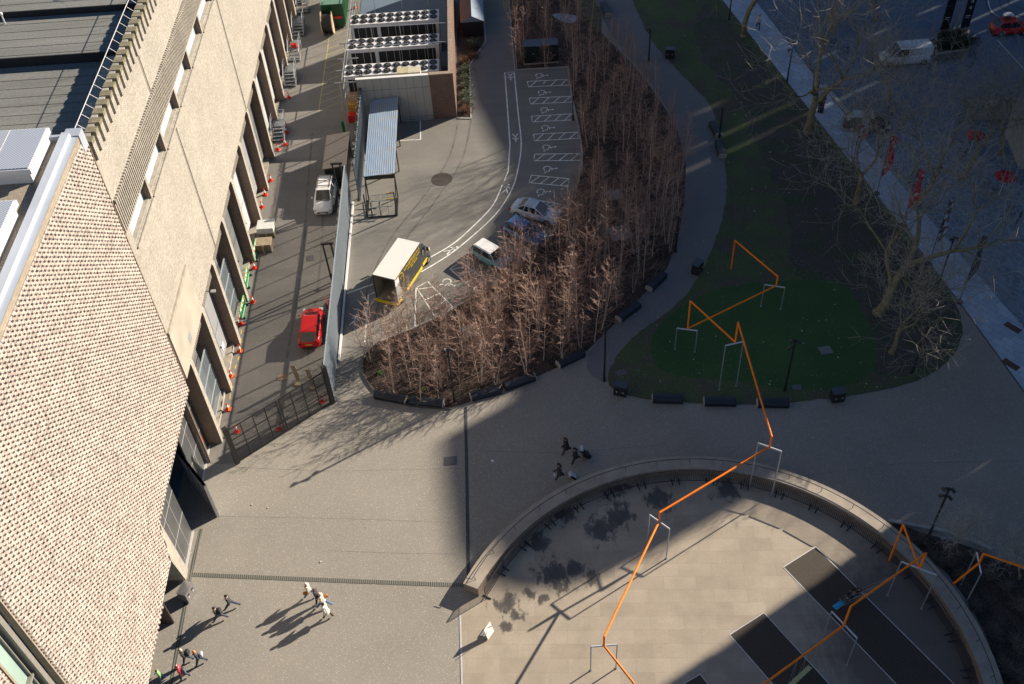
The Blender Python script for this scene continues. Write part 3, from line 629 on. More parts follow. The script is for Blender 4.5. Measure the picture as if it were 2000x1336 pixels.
# louvred roof units
mt, n, b = _nodes('fine_louvre'); wv = n.nodes.new('ShaderNodeTexWave'); wv.bands_direction = 'DIAGONAL'; wv.inputs['Scale'].default_value = 3.2; n.links.new(_pos(n, (1, -1, 0)), wv.inputs['Vector'])
n.links.new(_ramp(n, wv.outputs['Fac'], [(.3, (.22, .26, .34)), (.7, (.48, .52, .60))]), b.inputs['Base Color']); b.inputs['Roughness'].default_value = .45; m_louv = mt
for (x0, y0, x1, y1, zt), lab in (((-31.5, 43.0, -23.2, 46.6, 29.95), 'large white box with a fine louvred lid on the gravel roof, farther of two'), ((-31.5, 34.5, -23.2, 40.6, 29.95), 'white louvred roof box at the left photo edge, nearer of two')):
    t = thing('roof_unit', lab, 'roof unit', ((x0+x1)/2, (y0+y1)/2, 28.95), group='louvred units on the gravel roof')
    MB().bbox((x0+.2, y0+.2, 28.95), (x1-.2, y1-.12, zt-.35)).bbox((x0, y0, zt-.35), (x1, y1, zt-.05)).build('casing', m_wht, t, world=True)
    MB().bbox((x0+.1, y0+.1, zt-.05), (x1-.1, y1-.1, zt)).build('louvred_lid', m_louv, t, world=True)
    q = MB()
    for x in (x1-2.0, x1-3.9, x1-5.8): q.bbox((x, y0+.1, zt), (x+.05, y1-.1, zt+.01))
    q.build('seam', m_wht, t, world=True)
# ---------------------------------------------------------------- yard fence of angled blades, posts and rails
m_fen = M('slate_blade', (.26, .31, .355), .5, .12, 3, obj=False)
fa = SAZ + R(17)
def bladed_fence(x, y0, y1, h, label, posts, lean=None, cap=False):
    fa = SAZ + R(3 if cap else 17)
    t = thing('yard_fence', label, 'fence', (x, y0, 0)); mb = MB(); y = y0; 
    while y < y1: mb.box((x, y, h/2+.03), (.135, .008, h-.06), fa); y += .1
    mb.build('blade_infill', m_fen, t, world=True)
    r_ = MB(); r_.bbox((x-.05, y0, h-.06), (x+.03, y1, h+.02)); r_.bbox((x-.1, y0, 1.9), (x-.05, y1, 2.1)); r_.bbox((x-.05, y0, .02), (x+.05, y1, .12)); r_.build('rail', m_fen, t, world=True)
    y = y0+.3
    while y < y1: MB().bbox((x-.16, y, 0), (x-.08, y+.09, h)).build('post', m_blk, t, world=True); y += 2.45
    if cap:
        s_ = MB(); rr = random.Random(1); y = y0
        while y < y1:
            for k in range(3): s_.tube((x+rr.uniform(-.32, .12), y+rr.uniform(-.1, .1), h+rr.uniform(.0, .12)), (x+rr.uniform(-.32, .12), y+rr.uniform(-.15, .15), h+rr.uniform(.05, .25)), .022, .01, 3)
            y += .09
        s_.build('spike_strip', m_blk, t, world=True)
    return t
bladed_fence(-14.0, 52.7, 77.3, 4.0, 'long slate grey bladed fence between the yard and the car park', 10)
bladed_fence(-13.15, 77.2, 92.5, 4.0, 'dark fence section with a bristling spiked top beside the blue roofed shelter', 6, cap=True)
wb = tag(MB().bbox((-13.85, 56.8, .02), (-13.7, 76.8, .28)).build('white_barrier_beam', m_wht), 'long white beam lying along the foot of the slate fence', 'beam')
for k, (yy, l_) in enumerate(((66.2, 'upper'), (77.2, 'farther'))):  # black gate frames along the slate fence
    t = thing('gate_frame', 'tall black A shaped gate frame against the slate fence, %s' % ('the one near the truck' if k == 0 else 'the one by the white car'), 'frame', (-14.5, yy, 0))
    for dx, dy in ((-.5, 0), (.25, .0)): MB().tube((dx, dy, 0), (dx*.9-.1, dy, 4.3), .09, n=4).build('post', m_blk, t)
    MB().bbox((-.7, -.08, 4.25), (.35, .08, 4.42)).bbox((-.6, -.05, .7), (.2, .05, .85)).tube((.6, -1.4, 0), (.1, 0, 4.2), .08, n=4).build('cross_beam', m_blk, t)
# yard gate
gt = thing('yard_gate', 'wide black mesh gate across the yard mouth with heavy end posts', 'gate', (-14, 52.6, 0))
A, B = Vector((-20.6, 47.35, 0)), Vector((-14.0, 52.55, 0)); d = (B-A); L_ = d.length; u_ = d/L_; ga = math.atan2(d.y, d.x)
for p_, w_, h in ((A, .32, 4.0), (B, .32, 4.1)): MB().box((p_.x, p_.y, h/2), (w_, .3, h), ga).build('gate_post', m_blk, gt, world=True)
leafs = ((0, .5), (.5, 1))
for a, e_ in leafs:
    lf = MB(); P0 = A+u_*(L_*a+.15); P1 = A+u_*(L_*e_-.05); m_ = (P0+P1)/2; l2 = (P1-P0).length
    for z, th in ((.1, .1), (1.25, .05), (2.45, .05), (3.6, .09)): lf.box((m_.x, m_.y, z), (l2, .06, th), ga)
    for k in range(5): q = P0+(P1-P0)*k/4; lf.box((q.x, q.y, 1.85), (.07 if k % 4 else .12, .07, 3.6), ga)
    lf.build('leaf_frame', m_blk, gt, world=True)
    ms = MB(); q = 0
    while q < l2: c_ = P0+u_*q; ms.box((c_.x, c_.y, 1.85), (.02, .02, 3.5), ga); q += .09
    ms.build('mesh_infill', M('black_mesh', (.015, .016, .018), .5, .2), gt, world=True)
MB().box((A.x+u_.x*L_*.5, A.y+u_.y*L_*.5+.2, 1.1), (.9, .2, .15), ga).build('lock_box', M('grey_lock', (.12, .14, .15), .4), gt, world=True)
# ---------------------------------------------------------------- chiller compound
cc = thing('chiller_compound', 'walled plant compound with pale panel front and dark brick flank', 'building', (-9, 90, 0))
pw = MB(); pw.bbox((-13.5, 89.75, 0), (-6.35, 90.0, 5.0)); pw.build('panel_wall', M('panel_cladding', (.34, .335, .32), .55, .05, .7, obj=False), cc, world=True)
jn = MB()
for i in range(1, 9): jn.bbox((-13.5+i*.8, 89.742, 0), (-13.48+i*.8, 89.75, 5))
for z in (3.7, .35): jn.bbox((-13.5, 89.743, z), (-6.35, 89.75, z+.02))
jn.build('panel_joint', m_dark, cc, world=True)
m_rb = brick_mat('red_brown_brick', (.13, .065, .05), (.18, .10, .075), (.17, .14, .12), axes='xz', ms=.012)
bw3 = MB(); bw3.bbox((-6.34, 89.7, 0), (-4.0, 90.1, 5.0)); bw3.bbox((-4.4, 90.1, 0), (-4.0, 118, 5.0)); bw3.build('brick_wall', m_rb, cc, world=True)
MB().bbox((-6.36, 89.66, 5), (-3.96, 90.14, 5.1)).bbox((-4.44, 90.14, 5), (-3.96, 118, 5.1)).build('wall_coping', M('pinkish_coping', (.26, .20, .16), .8, .25, 3), cc, world=True)
MB().bbox((-13.55, 89.7, 5.0), (-6.36, 90.05, 5.07)).build('panel_cap', m_wht, cc, world=True)
MB().bbox((-15.0, 90.0, .0), (-4.4, 118, .03)).build('compound_floor', m_road, cc, world=True)
pi = MB()
for y in (96.2, 100.0, 106.0): pi.tube((-13.8, y, 4.9), (-4.6, y-.2, 4.9), .05, n=5)
for x in (-12.5, -9.5, -6.6):
    for y in (96.2, 100.0, 106.0): pi.tube((x, y, .1), (x, y, 4.9), .035, n=5)
pi.build('pipework', m_galv, cc, world=True)
# west side walkway frames
fr = MB()
for y in (89.6, 91.8, 94.0, 97): fr.tube((-15.6, y, 4.9), (-13.5, y, 4.9), .07, n=6); fr.tube((-15.1, y, 0), (-15.1, y, 4.9), .05, n=5)
for z in (4.9, 3.9, 2.9): fr.tube((-14.9, 90, z), (-14.9, 112, z), .04, n=5)
for y in range(98, 112, 2): fr.tube((-14.9, y, 0), (-14.9, y, 4.9), .035, n=5)
fr.build('walkway_frame', m_galv, cc, world=True)
m_fan = M('fan_black', (.012, .012, .014), .4, .2); m_unit = M('chiller_casing', (.60, .61, .64), .45, .05, 1)
fanp = None
for ri, (y0, lab) in enumerate(((92.15, 'nearest'), (97.2, 'middle'), (102.3, 'farthest'))):
    t = thing('chiller', 'long white chiller topped by two rows of black fans, the %s of the three' % lab, 'chiller', (-10.2, y0+1.08, 0), group='chillers in the walled compound')
    MB().bbox((-15.0, y0, 3.6), (-5.45, y0+2.15, 4.0)).build('casing', m_unit, t, world=True)
    c2 = MB(); c2.bbox((-14.9, y0+.15, .3), (-5.6, y0+2.0, 3.6)); c2.build('coil_bank', m_dark, t, world=True)
    fr = MB()
    for x in (-15, -12.15, -5.85): fr.bbox((x, y0+.02, 0), (x+.35, y0+2.13, 3.6))
    for i in range(1, 12): fr.bbox((-15+i*.8, y0+.1, 1.0), (-14.97+i*.8, y0+.14, 3.6))
    fr.build('frame', m_unit, t, world=True)
    for i in range(10):
        for j in range(2):
            x = -14.45+i*.93+(.06 if i > 2 else 0); yy = y0+.58+j*.98
            if fanp is None:
                fanp = MB(); fanp.tube((0, 0, 0), (0, 0, .10), .40, .38, 16, caps=False); fanp.tube((0, 0, .005), (0, 0, .01), .39, .39, 16)
                fanp = fanp.build('fan', m_fan, t); fanp.location = (x+10.2, yy-y0-1.08, 4.0)
                bl = MB()
                for a in range(6):
                    r_ = Matrix.Rotation(a*PI/3, 3, 'Z'); bl.add([r_ @ Vector(v) for v in ((.1, -.04, .05), (.36, -.13, .04), (.37, .08, .09), (.1, .05, .08))], [(0, 1, 2, 3)])
                bl.ball((0, 0, .07), .11, 8, 4)
                bl.build('blades', M('fan_blade', (.10, .11, .12), .35, .2, metal=.5), fanp); freeze(fanp)
            else: dup(fanp, (x+10.2, yy-y0-1.08, 4.0), rz=.3*i+j, parent=t)
bx = thing('duct_box', 'pale cream duct box beside the nearest chiller, above the panel wall', 'box', (-8.4, 91.1, 0))
MB().bbox((-1.1, -.5, 3.2), (1.2, .6, 4.9)).build('casing', M('cream_duct', (.48, .44, .36), .6, .15), bx); MB().bbox((-1.12, -.52, 4.9), (.05, .62, 4.93)).build('lid', M('yellow_stain', (.40, .36, .24), .6, .3), bx)
# ---------------------------------------------------------------- shelter with blue corrugated roof
mt, n, b = _nodes('blue_corrugated'); wv = n.nodes.new('ShaderNodeTexWave'); wv.bands_direction = 'X'; wv.inputs['Scale'].default_value = 1.55; wv.inputs['Distortion'].default_value = .4; n.links.new(_pos(n, obj=True), wv.inputs['Vector'])
c = _ramp(n, wv.outputs['Fac'], [(.1, (.18, .27, .42)), (.6, (.30, .41, .56)), (.9, (.62, .68, .74))])
c = _mix(n, _ramp(n, _noise(n, _pos(n, (.4, 1.6, 1), True), .9, 5), [(.5, (0, 0, 0)), (.7, (.7, .7, .7))]), c, (.42, .42, .38))
n.links.new(c, b.inputs['Base Color']); b.inputs['Roughness'].default_value = .3; m_cor = mt; _bump(n, b, wv.outputs['Fac'], .5, .05)
sh = thing('trolley_shelter', 'open sided shelter with long pale blue corrugated roof', 'shelter', (-11, 83, 0))
cor = MB(); N_ = 28; vs = []
for i in range(N_*4+1):
    x = -12.4+2.85*i/(N_*4); zz = 2.75+.18*(i/(N_*4))-.0; zz += .035*math.sin(i*PI/2)
    vs += [(x, 77.1, zz), (x, 89.6, zz)]
cor.add(vs, [(2*i, 2*i+2, 2*i+3, 2*i+1) for i in range(N_*4)]); cor.build('roof', m_cor, sh, world=True)
f = MB()
for x in (-12.35, -9.65):
    for y in (74.6, 77.2, 81.3, 85.4, 89.3): f.bbox((x-.05, y-.05, 0), (x+.05, y+.05, 2.7))
    f.bbox((x-.04, 77.1, 2.6), (x+.04, 89.5, 2.72)); f.bbox((x-.04, 74.6, 0.02), (x+.04, 77.2, .1)); f.tube((x, 74.6, .1), (x, 77.2, 2.6), .05, n=4)
for y in (77.15, 89.4): f.bbox((-12.4, y-.04, 2.35), (-9.6, y+.04, 2.75))
f.bbox((-12.4, 74.56, .02), (-9.6, 74.64, .1)); f.build('frame', m_blk, sh, world=True)
rk = thing('trolley_rack', 'row of bare metal trolleys under the near end of the blue roofed shelter', 'trolley', (-11, 76, 0)); q = MB()
for x in (-11.9, -11.2, -10.4):
    q.tube((x, 74.9, .35), (x, 77.4, .5), .03, n=5); q.tube((x, 74.9, .05), (x, 75.0, 1.0), .03, n=5)
for y in (75.0, 75.9, 76.8): q.tube((-12.0, y, .8), (-10.0, y, .85), .05, n=5)
q.build('frame', m_galv, rk, world=True)
for y in (76.0, 76.9): MB().tube((-10.6, y, .88), (-9.9, y, .9), .06, n=5).build('handle', M('trolley_yellow', (.5, .36, .02), .4), rk, world=True)
# dark storage shed in the yard
sd_ = thing('storage_shed', 'low brown roofed storage shed against the yard fence', 'shed', (-15.3, 82, 0))
MB().bbox((-16.35, 79.6, 0), (-14.35, 84.6, 2.2)).build('wall', m_blk, sd_, world=True)
rfm = MB(); rfm.add([(-16.5, 79.4, 2.2), (-14.25, 79.4, 2.5), (-14.25, 84.8, 2.5), (-16.5, 84.8, 2.2), (-16.5, 79.4, 2.1), (-14.25, 79.4, 2.4), (-14.25, 84.8, 2.4), (-16.5, 84.8, 2.1)], [(0, 1, 2, 3), (7, 6, 5, 4), (0, 4, 5, 1), (1, 5, 6, 2), (2, 6, 7, 3), (3, 7, 4, 0)]); rfm.build('roof', M('brown_felt', (.13, .115, .105), .8, .15), sd_, world=True)
# small gabled hut by the far road
ht = thing('gabled_hut', 'small hut with a ridged roof, one slope rusty and one blue grey', 'hut', (-1.9, 111, 0))
hy0, hy1 = 105.2, 113.5; MB().bbox((-3.1, hy0+.1, 0), (-.85, hy1-.1, 1.9)).build('wall', m_blk, ht, world=True)
r1 = MB(); r1.add([(-3.3, hy0, 1.8), (-2.0, hy0, 2.5), (-2.0, hy1, 2.5), (-3.3, hy1, 1.8)], [(0, 1, 2, 3)]); r1.k = 1; r1.add([(-2.0, hy0, 2.5), (-.65, hy0, 1.8), (-.65, hy1, 1.8), (-2.0, hy1, 2.5)], [(0, 1, 2, 3)]); r1.add([(-3.3, hy0, 1.8), (-.65, hy0, 1.8), (-2.0, hy0, 2.5)], [(0, 1, 2)])
r1.build('roof', [M('rusty_roof', (.17, .12, .10), .7, .2), M('slate_blue_roof', (.20, .26, .34), .6, .1)], ht, world=True)
# pair of dark green cabinets
for x0, x1, lab in ((3.35, 5.15, 'left dark cabinet of the pair at the head of the parking bays'), (5.25, 7.0, 'right dark cabinet of the pair at the head of the parking bays')):
    t = thing('utility_cabinet', lab, 'cabinet', ((x0+x1)/2, 99.2, 0), group='cabinets at the head of the parking bays')
    MB().bbox((x0, 98.75, .08), (x1, 99.9, 2.1)).build('body', M('black_green', (.006, .013, .012), .4, .2), t, world=True)
    MB().add([(x0-.04, 98.7, 2.11), (x1+.04, 98.7, 2.11), (x1+.04, 99.95, 2.22), (x0-.04, 99.95, 2.22)], [(0, 1, 2, 3)]).build('lid', M('cabinet_lid', (.06, .09, .12), .45), t, world=True)
    MB().bbox((x0-.08, 98.6, 0), (x1+.08, 98.72, .1)).bbox((x0-.08, 98.72, 0), (x0, 99.3, .1)).build('plinth', m_cop, t, world=True)
    MB().ball((x0+1.0, 98.7, 1.2), .05).build('handle', m_wht, t, world=True)
# shipping container and cable drum at the top of the yard
cn = thing('shipping_container', 'dark green corrugated container standing at the top of the yard', 'container', (-17.6, 112, 0)); q = MB()
q.bbox((-18.9, 109.2, .1), (-16.5, 116, 2.9))
for i in range(12): q.bbox((-18.85+i*.2, 109.12, .3), (-18.76+i*.2, 109.2, 2.8))
for i in range(30): q.bbox((-16.5, 109.3+i*.22, .3), (-16.42, 109.4+i*.22, 2.8))
q.build('body', M('container_green', (.008, .085, .03), .5, .2, 2), cn, world=True); MB().bbox((-18.92, 109.15, 2.9), (-16.45, 116.05, 2.96)).build('roof', M('container_roof', (.10, .2, .16), .5, .2), cn, world=True)
MB().bbox((-17.6, 109.05, 1.2), (-16.7, 109.12, 1.5)).build('notice', m_red, cn, world=True)
dm = thing('cable_drum', 'large black cable drum with pale wooden flanges in front of the green container', 'cable drum', (-18.3, 108.3, 1.25))
MB().tube((-.55, 0, 0), (.55, 0, 0), 1.0, n=20).build('cable_coil', m_blk, dm)
for x in (-.6, .6): MB().tube((x-.05, 0, 0), (x+.05, 0, 0), 1.25, n=24).build('flange', M('pale_timber', (.42, .33, .22), .7, .2), dm)
# stone building whose corner shows at the right edge
sb = thing('stone_building', 'pale stone building corner at the right edge beyond the trees', 'building', (62, 78, 0))
p = [(v.x, v.y) for v in PX([(1990, 330), (1962, 262), (2100, 200), (2200, 330)])]
MB().prism(p, 0, 4.2).build('wall', M('pale_stone', (.30, .30, .30), .8, .12, .5, obj=False), sb, world=True)
MB().prism([((x-p[0][0])*1.01+p[0][0], (y-p[0][1])*1.01+p[0][1]) for x, y in p], 4.2, 4.4).build('roof', m_cop, sb, world=True)
# ---------------------------------------------------------------- curved wall round the playground
m_cw = brick_mat('curved_wall_brick', (.27, .20, .15), (.33, .255, .195), (.2, .17, .14), axes='xz', bw=.3)
m_cs = M('wall_coping', (.33, .29, .245), .8, .15, 1.5, obj=False, bump=.1)
WH = .85; A0, A1 = 152.5, -35
rw = thing('curved_wall', 'long curved low stone wall with black handrail ringing the playground', 'wall', (E[0], E[1], 0))
def ring(r0, r1, z0, z1, a0, a1, n):
    mb = MB(); vs = []
    for i in range(n+1):
        a = R(a0+(a1-a0)*i/n); c_, s_ = math.cos(a), math.sin(a)
        vs += [(r0*c_, r0*s_, z0), (r1*c_, r1*s_, z0), (r1*c_, r1*s_, z1), (r0*c_, r0*s_, z1)]
    fs = []
    for i in range(n):
        o = 4*i
        for k in range(4): fs.append((o+k, o+4+k, o+4+(k+1) % 4, o+(k+1) % 4))
    fs += [(0, 1, 2, 3), (4*n+3, 4*n+2, 4*n+1, 4*n)]
    return mb.add(vs, fs)
ring(RI, RO, 0, WH-.12, A0, A1, 90).build('wall_body', m_cw, rw); ring(RI-.03, RO+.03, WH-.12, WH, A0+.05, A1, 90).build('coping', m_cs, rw)
h = MB(); h.path([(16.28*math.cos(R(a)), 16.28*math.sin(R(a)), WH+.26) for a in [A0-1.2-i*1.6 for i in range(116)]], .025, 5)
for i in range(23):
    a = R(A0-2-i*8.1); h.tube((16.28*math.cos(a), 16.28*math.sin(a), WH+.26), (16.12*math.cos(a), 16.12*math.sin(a), WH), .02, n=4)
h.tube((16.28*math.cos(R(A0-1.2)), 16.28*math.sin(R(A0-1.2)), WH+.26), (16.7*math.cos(R(A0-1)), 16.7*math.sin(R(A0-1)), WH+.26), .025, n=5); h.build('handrail', m_blk, rw)
# crowd barriers standing just inside it
m_bar = M('barrier_black', (.025, .025, .03), .4, .2)
bp = None; RB = 15.12; bw_deg = math.degrees(2.3/RB)+.35
cnt = 0
for i in range(21):
    a = 148.5-i*bw_deg
    if a < -32: break
    x, y = E[0]+RB*math.cos(R(a)), E[1]+RB*math.sin(R(a)); rz = R(a+90)
    side = 'sunlit' if i == 0 else ('in the dark far-left arc' if i < 6 else 'at the top of the ring' if i < 11 else 'casting a barred shadow on the sunlit floor' if i < 14 else 'in the dark right arc')
    lab = 'black crowd barrier inside the curved wall, %s' % ('nearest the sign board at the open left end' if i == 0 else side)
    if bp is None:
        bp = thing('crowd_barrier', lab, 'barrier', (x, y, 0), rz, 'crowd barriers inside the curved wall'); f = MB()
        f.path([(-1.12, 0, .02), (-1.12, 0, 1.22), (-1.05, 0, 1.32), (1.05, 0, 1.32), (1.12, 0, 1.22), (1.12, 0, .02)], .03, 6); f.tube((-1.12, 0, .18), (1.12, 0, .18), .024, n=5); f.build('frame', m_bar, bp)
        g = MB()
        for k in range(17): g.tube((-1+k*.125, 0, .18), (-1+k*.125, 0, 1.31), .018, n=3)
        g.build('bars', m_bar, bp)
        for sx in (-.95, .95): MB().box((sx, 0, .03), (.07, .62, .05)).tube((sx, 0, .03), (sx, 0, .2), .02, n=4).build('foot', m_bar, bp)
        freeze(bp)
    else: dup(bp, (x, y, 0), rz, lab)
# sign board at the open end
sg = thing('sign_board', 'small white A shaped sign board on the sunlit playground floor', 'sign', tuple(G(956, 1240)), R(55))
MB().box((0, .0, .55), (.7, .03, 1.0), tilt=Matrix.Rotation(R(-14), 3, 'X')).build('panel', M('white_sign', (.72, .72, .70), .4, .03), sg)
MB().box((0, .36, .06), (.75, .2, .12)).tube((-.36, .12, .02), (-.36, -.12, 1.05), .02).tube((.36, .12, .02), (.36, -.12, 1.05), .02).build('frame', m_galv, sg)
# ---------------------------------------------------------------- orange swing structure
m_or = M('orange_paint', (.95, .22, .012), .6, .1, 3, spec=.2); m_sg = M('swing_leg_steel', (.30, .33, .36), .35, .08, 4, metal=.3)
def orange(name_lab, nodes, sups, px0):
    base = G(*px0); t = thing('swing_structure', name_lab, 'swing frame', (base.x, base.y, 0)); mb = MB()
    for a, b in zip(nodes, nodes[1:]): mb.tube(a, b, .07, n=8)
    for p in nodes: mb.ball(p, .073, 8, 5)
    mb.build('orange_tube', m_or, t, world=True)
    for (b0, b1, h, cp) in sups:
        q = MB().tube((b0.x, b0.y, h), (b1.x, b1.y, h), .055, n=6).build('crossbar', M('pale_crossbar', (.5, .54, .6), .35, .05), t, world=True)
        for b_ in (b0, b1): MB().tube((b_.x, b_.y, 0), (b_.x, b_.y, h), .043, n=6).tube((b_.x, b_.y, 0), (b_.x, b_.y, .03), .09, n=8).build('leg', m_sg, t, world=True)
    return t
def sup(bp0, tp0, bp1, tp1):
    a, b = G(*bp0), G(*bp1); h = (hz(a, *tp0)+hz(b, *tp1))/2; a = G(*tp0, h); b = G(*tp1, h); return (Vector((a.x, a.y, 0)), Vector((b.x, b.y, 0)), h, None)
s_a = sup((1488, 600), (1493.5, 556), (1525, 603), (1533, 561.5)); s_b = sup((1318, 684), (1322, 641), (1357, 686), (1362, 646)); s_c = sup((1403, 763), (1417, 675), (1439.5, 753), (1452, 667))
s_d = sup((1464.5, 953), (1480.5, 865.5), (1505.5, 968), (1526.3, 881.8)); s_e = sup((1265.5, 1055.8), (1268.8, 1005.8), (1301.3, 1099.5), (1307.5, 1033.3)); s_f = sup((1153.8, 1309.5), (1154.3, 1263.3), (1202, 1305.8), (1205.5, 1259))
def onb(px, s): return G(px[0], px[1], s[2])
def riser(b, px): return Vector((b.x, b.y, hz(b, *px)))
n0 = G(1428, 525); n1 = riser(n0, (1437, 470)); n3 = onb((1516, 558), s_a); n2 = riser(n3, (1519, 540)); n4 = onb((1343, 642), s_b); n5 = riser(n4, (1347, 588))
n6 = onb((1436, 668), s_c); n7 = riser(n6, (1442, 630)); n9 = onb((1503, 873), s_d); n8 = riser(n9, (1508, 853)); n11 = onb((1287, 1019), s_e); n10 = riser(n11, (1289, 1001)); n13 = onb((1179.5, 1261), s_f); n12 = riser(n13, (1180, 1243))
n14 = G(1262, 1365, 1.5)
orange('long orange zigzag swing beam from the lawn over the curved wall to the sunlit floor', [n0, n1, n2, n3, n5, n4] [:4] + [n4, n5, n6, n7, n8, n9, n10, n11, n12, n13, n14], [s_a, s_b, s_c, s_d, s_e, s_f], (1403, 763))
s_g = sup((1606.8, 1247), (1624.3, 1194), (1651.3, 1299.5), (1674.3, 1246.5)); s_h = sup((1732.5, 1163.3), (1760.5, 1097), (1797.5, 1187), (1830, 1123.3))
m1 = onb((1648, 1222), s_g); m2 = riser(m1, (1662, 1184)); m4 = onb((1796, 1110), s_h); m3 = riser(m4, (1809, 1081)); gb = G(1736.5, 1095); m5 = riser(gb, (1765, 1025)); dirm = (m1-m2)
pz = G(1480, 1345, m1.z+.0)
orange('orange zigzag swing beam on the shaded right side of the playground', [pz, m1, m2, m3, m4, m5, gb], [s_g, s_h], (1700, 1200))
s_i = sup((1893, 1150), (1908, 1079), (1902, 1192), (1916.5, 1120)); k1 = onb((1912, 1100), s_i); k2 = riser(k1, (1920, 1081)); k3 = G(2040, 1122, k2.z)
orange('orange beam crossing the dark flower bed outside the curved wall', [G(1859, 1143, .5), k1, k2, k3], [s_i], (1905, 1170))
orange('short orange beam end in front of the pierced brick wall at the bottom left', [G(170, 1318, 9.4), G(190, 1372, 9.0)], [], (330, 1400))
def swing(t0, t1, seat_c, az, mat_, label, L_=1.3, wd=.42):
    c_ = Vector(seat_c); t = thing('hanging_swing', label, 'swing', tuple(c_), az); MB().cbox((0, 0, -.05), (L_, wd, .07), .02).build('seat', mat_, t)
    r_ = MB(); mi = Matrix.Rotation(-az, 3, 'Z')
    for k, sx in enumerate((-L_/2+.05, 0, L_/2-.05)):
        top = Vector(t0)+(Vector(t1)-Vector(t0))*(k/2); q = mi @ (top-c_)
        r_.tube((sx, wd/2-.04, 0), q, .01, n=4); r_.tube((sx, -wd/2+.04, 0), q, .01, n=4)
    r_.build('chain', m_galv, t)
swc = G(1652, 1170, .75); bdir = (m3-m2).normalized(); baz = math.atan2(bdir.y, bdir.x)
swing(m2+bdir*1.6, m2+bdir*3.6, (swc.x, swc.y, .62), baz, M('bright_blue', (.0, .32, .62), .4, .05), 'bright blue swing seat with people sitting on it', 1.9, .34)
b2 = (m1-pz).normalized(); a2 = math.atan2(b2.y, b2.x); sc2 = G(1561, 1322, .6)
swing(pz+b2*3.1, pz+b2*4.7, (sc2.x, sc2.y, .6), a2+.1, M('pale_yellow', (.42, .40, .20), .5, .1), 'pale yellow swing seat hanging empty at the bottom edge', 2.0, .28)
# ---------------------------------------------------------------- benches, bins, lamp posts
m_bt = M('bench_dark_blue', (.013, .019, .03), .5, .2, 5); m_be = M('bench_end_stone', (.36, .33, .28), .8, .15, 3)
def bench(pxa, pxb, label, end=1, wd=.72):
    a, b = G(*pxa, .3), G(*pxb, .3); a.z = b.z = 0; d = b-a; t = thing('bench', label, 'bench', tuple((a+b)/2), math.atan2(d.y, d.x), 'long dark benches edging the path'); L_ = d.length
    m_ = MB(); pr = [(-wd/2+.03, .0), (-wd/2, .32), (-wd/2+.08, .45), (0, .5), (wd/2-.08, .45), (wd/2, .32), (wd/2-.03, 0)]; n_ = len(pr)
    vs = [(x, y, z) for x in (-L_/2+.07, L_/2-.07) for y, z in pr]; m_.add(vs, [(i, i+1, i+1+n_, i+n_) for i in range(n_-1)]+[tuple(range(n_))[::-1], tuple(range(n_, 2*n_))]); m_.build('body', m_bt, t)
    for sx in ((1,) if end == 1 else (-1,) if end == -1 else (-1, 1)):
        e_ = MB(); x0 = sx*(L_/2-.07); vs = [(x, y*.99, z*.985+.002) for x in (x0, x0+sx*.07) for y, z in pr]; e_.add(vs, [(i, i+1, i+1+n_, i+n_) for i in range(n_-1)]+[tuple(range(n_)), tuple(range(n_, 2*n_))[::-1]]); e_.build('end_cap', m_be, t)
    MB().bbox((-L_/2+.1, -wd/2+.08, -.02), (L_/2-.1, wd/2-.08, .04)).build('base', m_blk, t)
bench((731, 768), (794, 780), 'dark bench at the sunlit tip of the birch bed, left of a touching pair'); bench((798, 781), (867, 787), 'dark bench at the sunlit tip of the birch bed, right of a touching pair')
bench((918, 774), (979, 758), 'dark bench partly in shadow, right of the lamp post in front of the birches', -1); bench((984, 755), (1045, 733), 'dark bench in shade joined end to end with the partly sunlit one')
bench((1089, 711), (1141, 686), 'dark bench on the path edge below the lamp by the birches', -1); bench((1207, 622), (1248, 592), 'dark bench beside the path, lower of the two along the straight birch edge', -1); bench((1267, 563), (1298, 533), 'dark bench beside the path, upper of the two along the straight birch edge', -1)
bench((1273, 776), (1336, 778), 'dark bench on the lawn edge right of the bin, leftmost of three in a row', -1); bench((1374, 782), (1439, 783), 'dark bench on the lawn edge, middle of three in a row', -1); bench((1478, 785), (1543, 786), 'dark bench on the lawn edge under the orange beam, rightmost of three', -1)
bench((1391, 238), (1405, 264), 'dark bench by the far path beside a lamp, upper of two', 1, .8); bench((1403, 275), (1412, 304), 'dark bench by the far path beside a lamp, lower of two', 1, .8); bench((1179, 6), (1188, 29), 'grey bench at the very top of the path', 1, .85)
def bin_(px, label, mt=m_blk, rz=0, s=1.0):
    c_ = G(*px); t = thing('litter_bin', label, 'bin', tuple(c_), rz); MB().cbox((0, 0, .04), (.95*s, .62*s, 1.0*s), .03).build('body', mt, t); MB().box((0, 0, 1.06*s), (1.02*s, .68*s, .05)).build('lid', M('bin_lid', (.05, .06, .08), .4, .1) if mt is m_blk else m_steel, t)
    q = MB()
    for sx in (-.22, .22): q.box((sx*s, -.315*s, .72*s), (.2*s, .012, .15*s))
    q.build('slot', m_dark, t); q = MB(); 
    for sx in (-.25, .25): q.box((sx*s, -.33*s, .5*s), (.07, .01, .12))
    q.build('label', m_wht, t)
bin_((1212, 769), 'black twin litter bin at the rounded corner of the lawn', rz=-.35); bin_((1634, 781), 'black litter bin at the right end of the lawn edge', rz=.12); bin_((1361, 531), 'black litter bin halfway up the lawn side of the path', rz=.9); bin_((1308, 112), 'black litter bin at the top of the far path', rz=-.2)
bin_((369, 1165), 'grey steel litter bin on the sunlit plaza beside the brick leg', m_steel, R(70), 1.0)
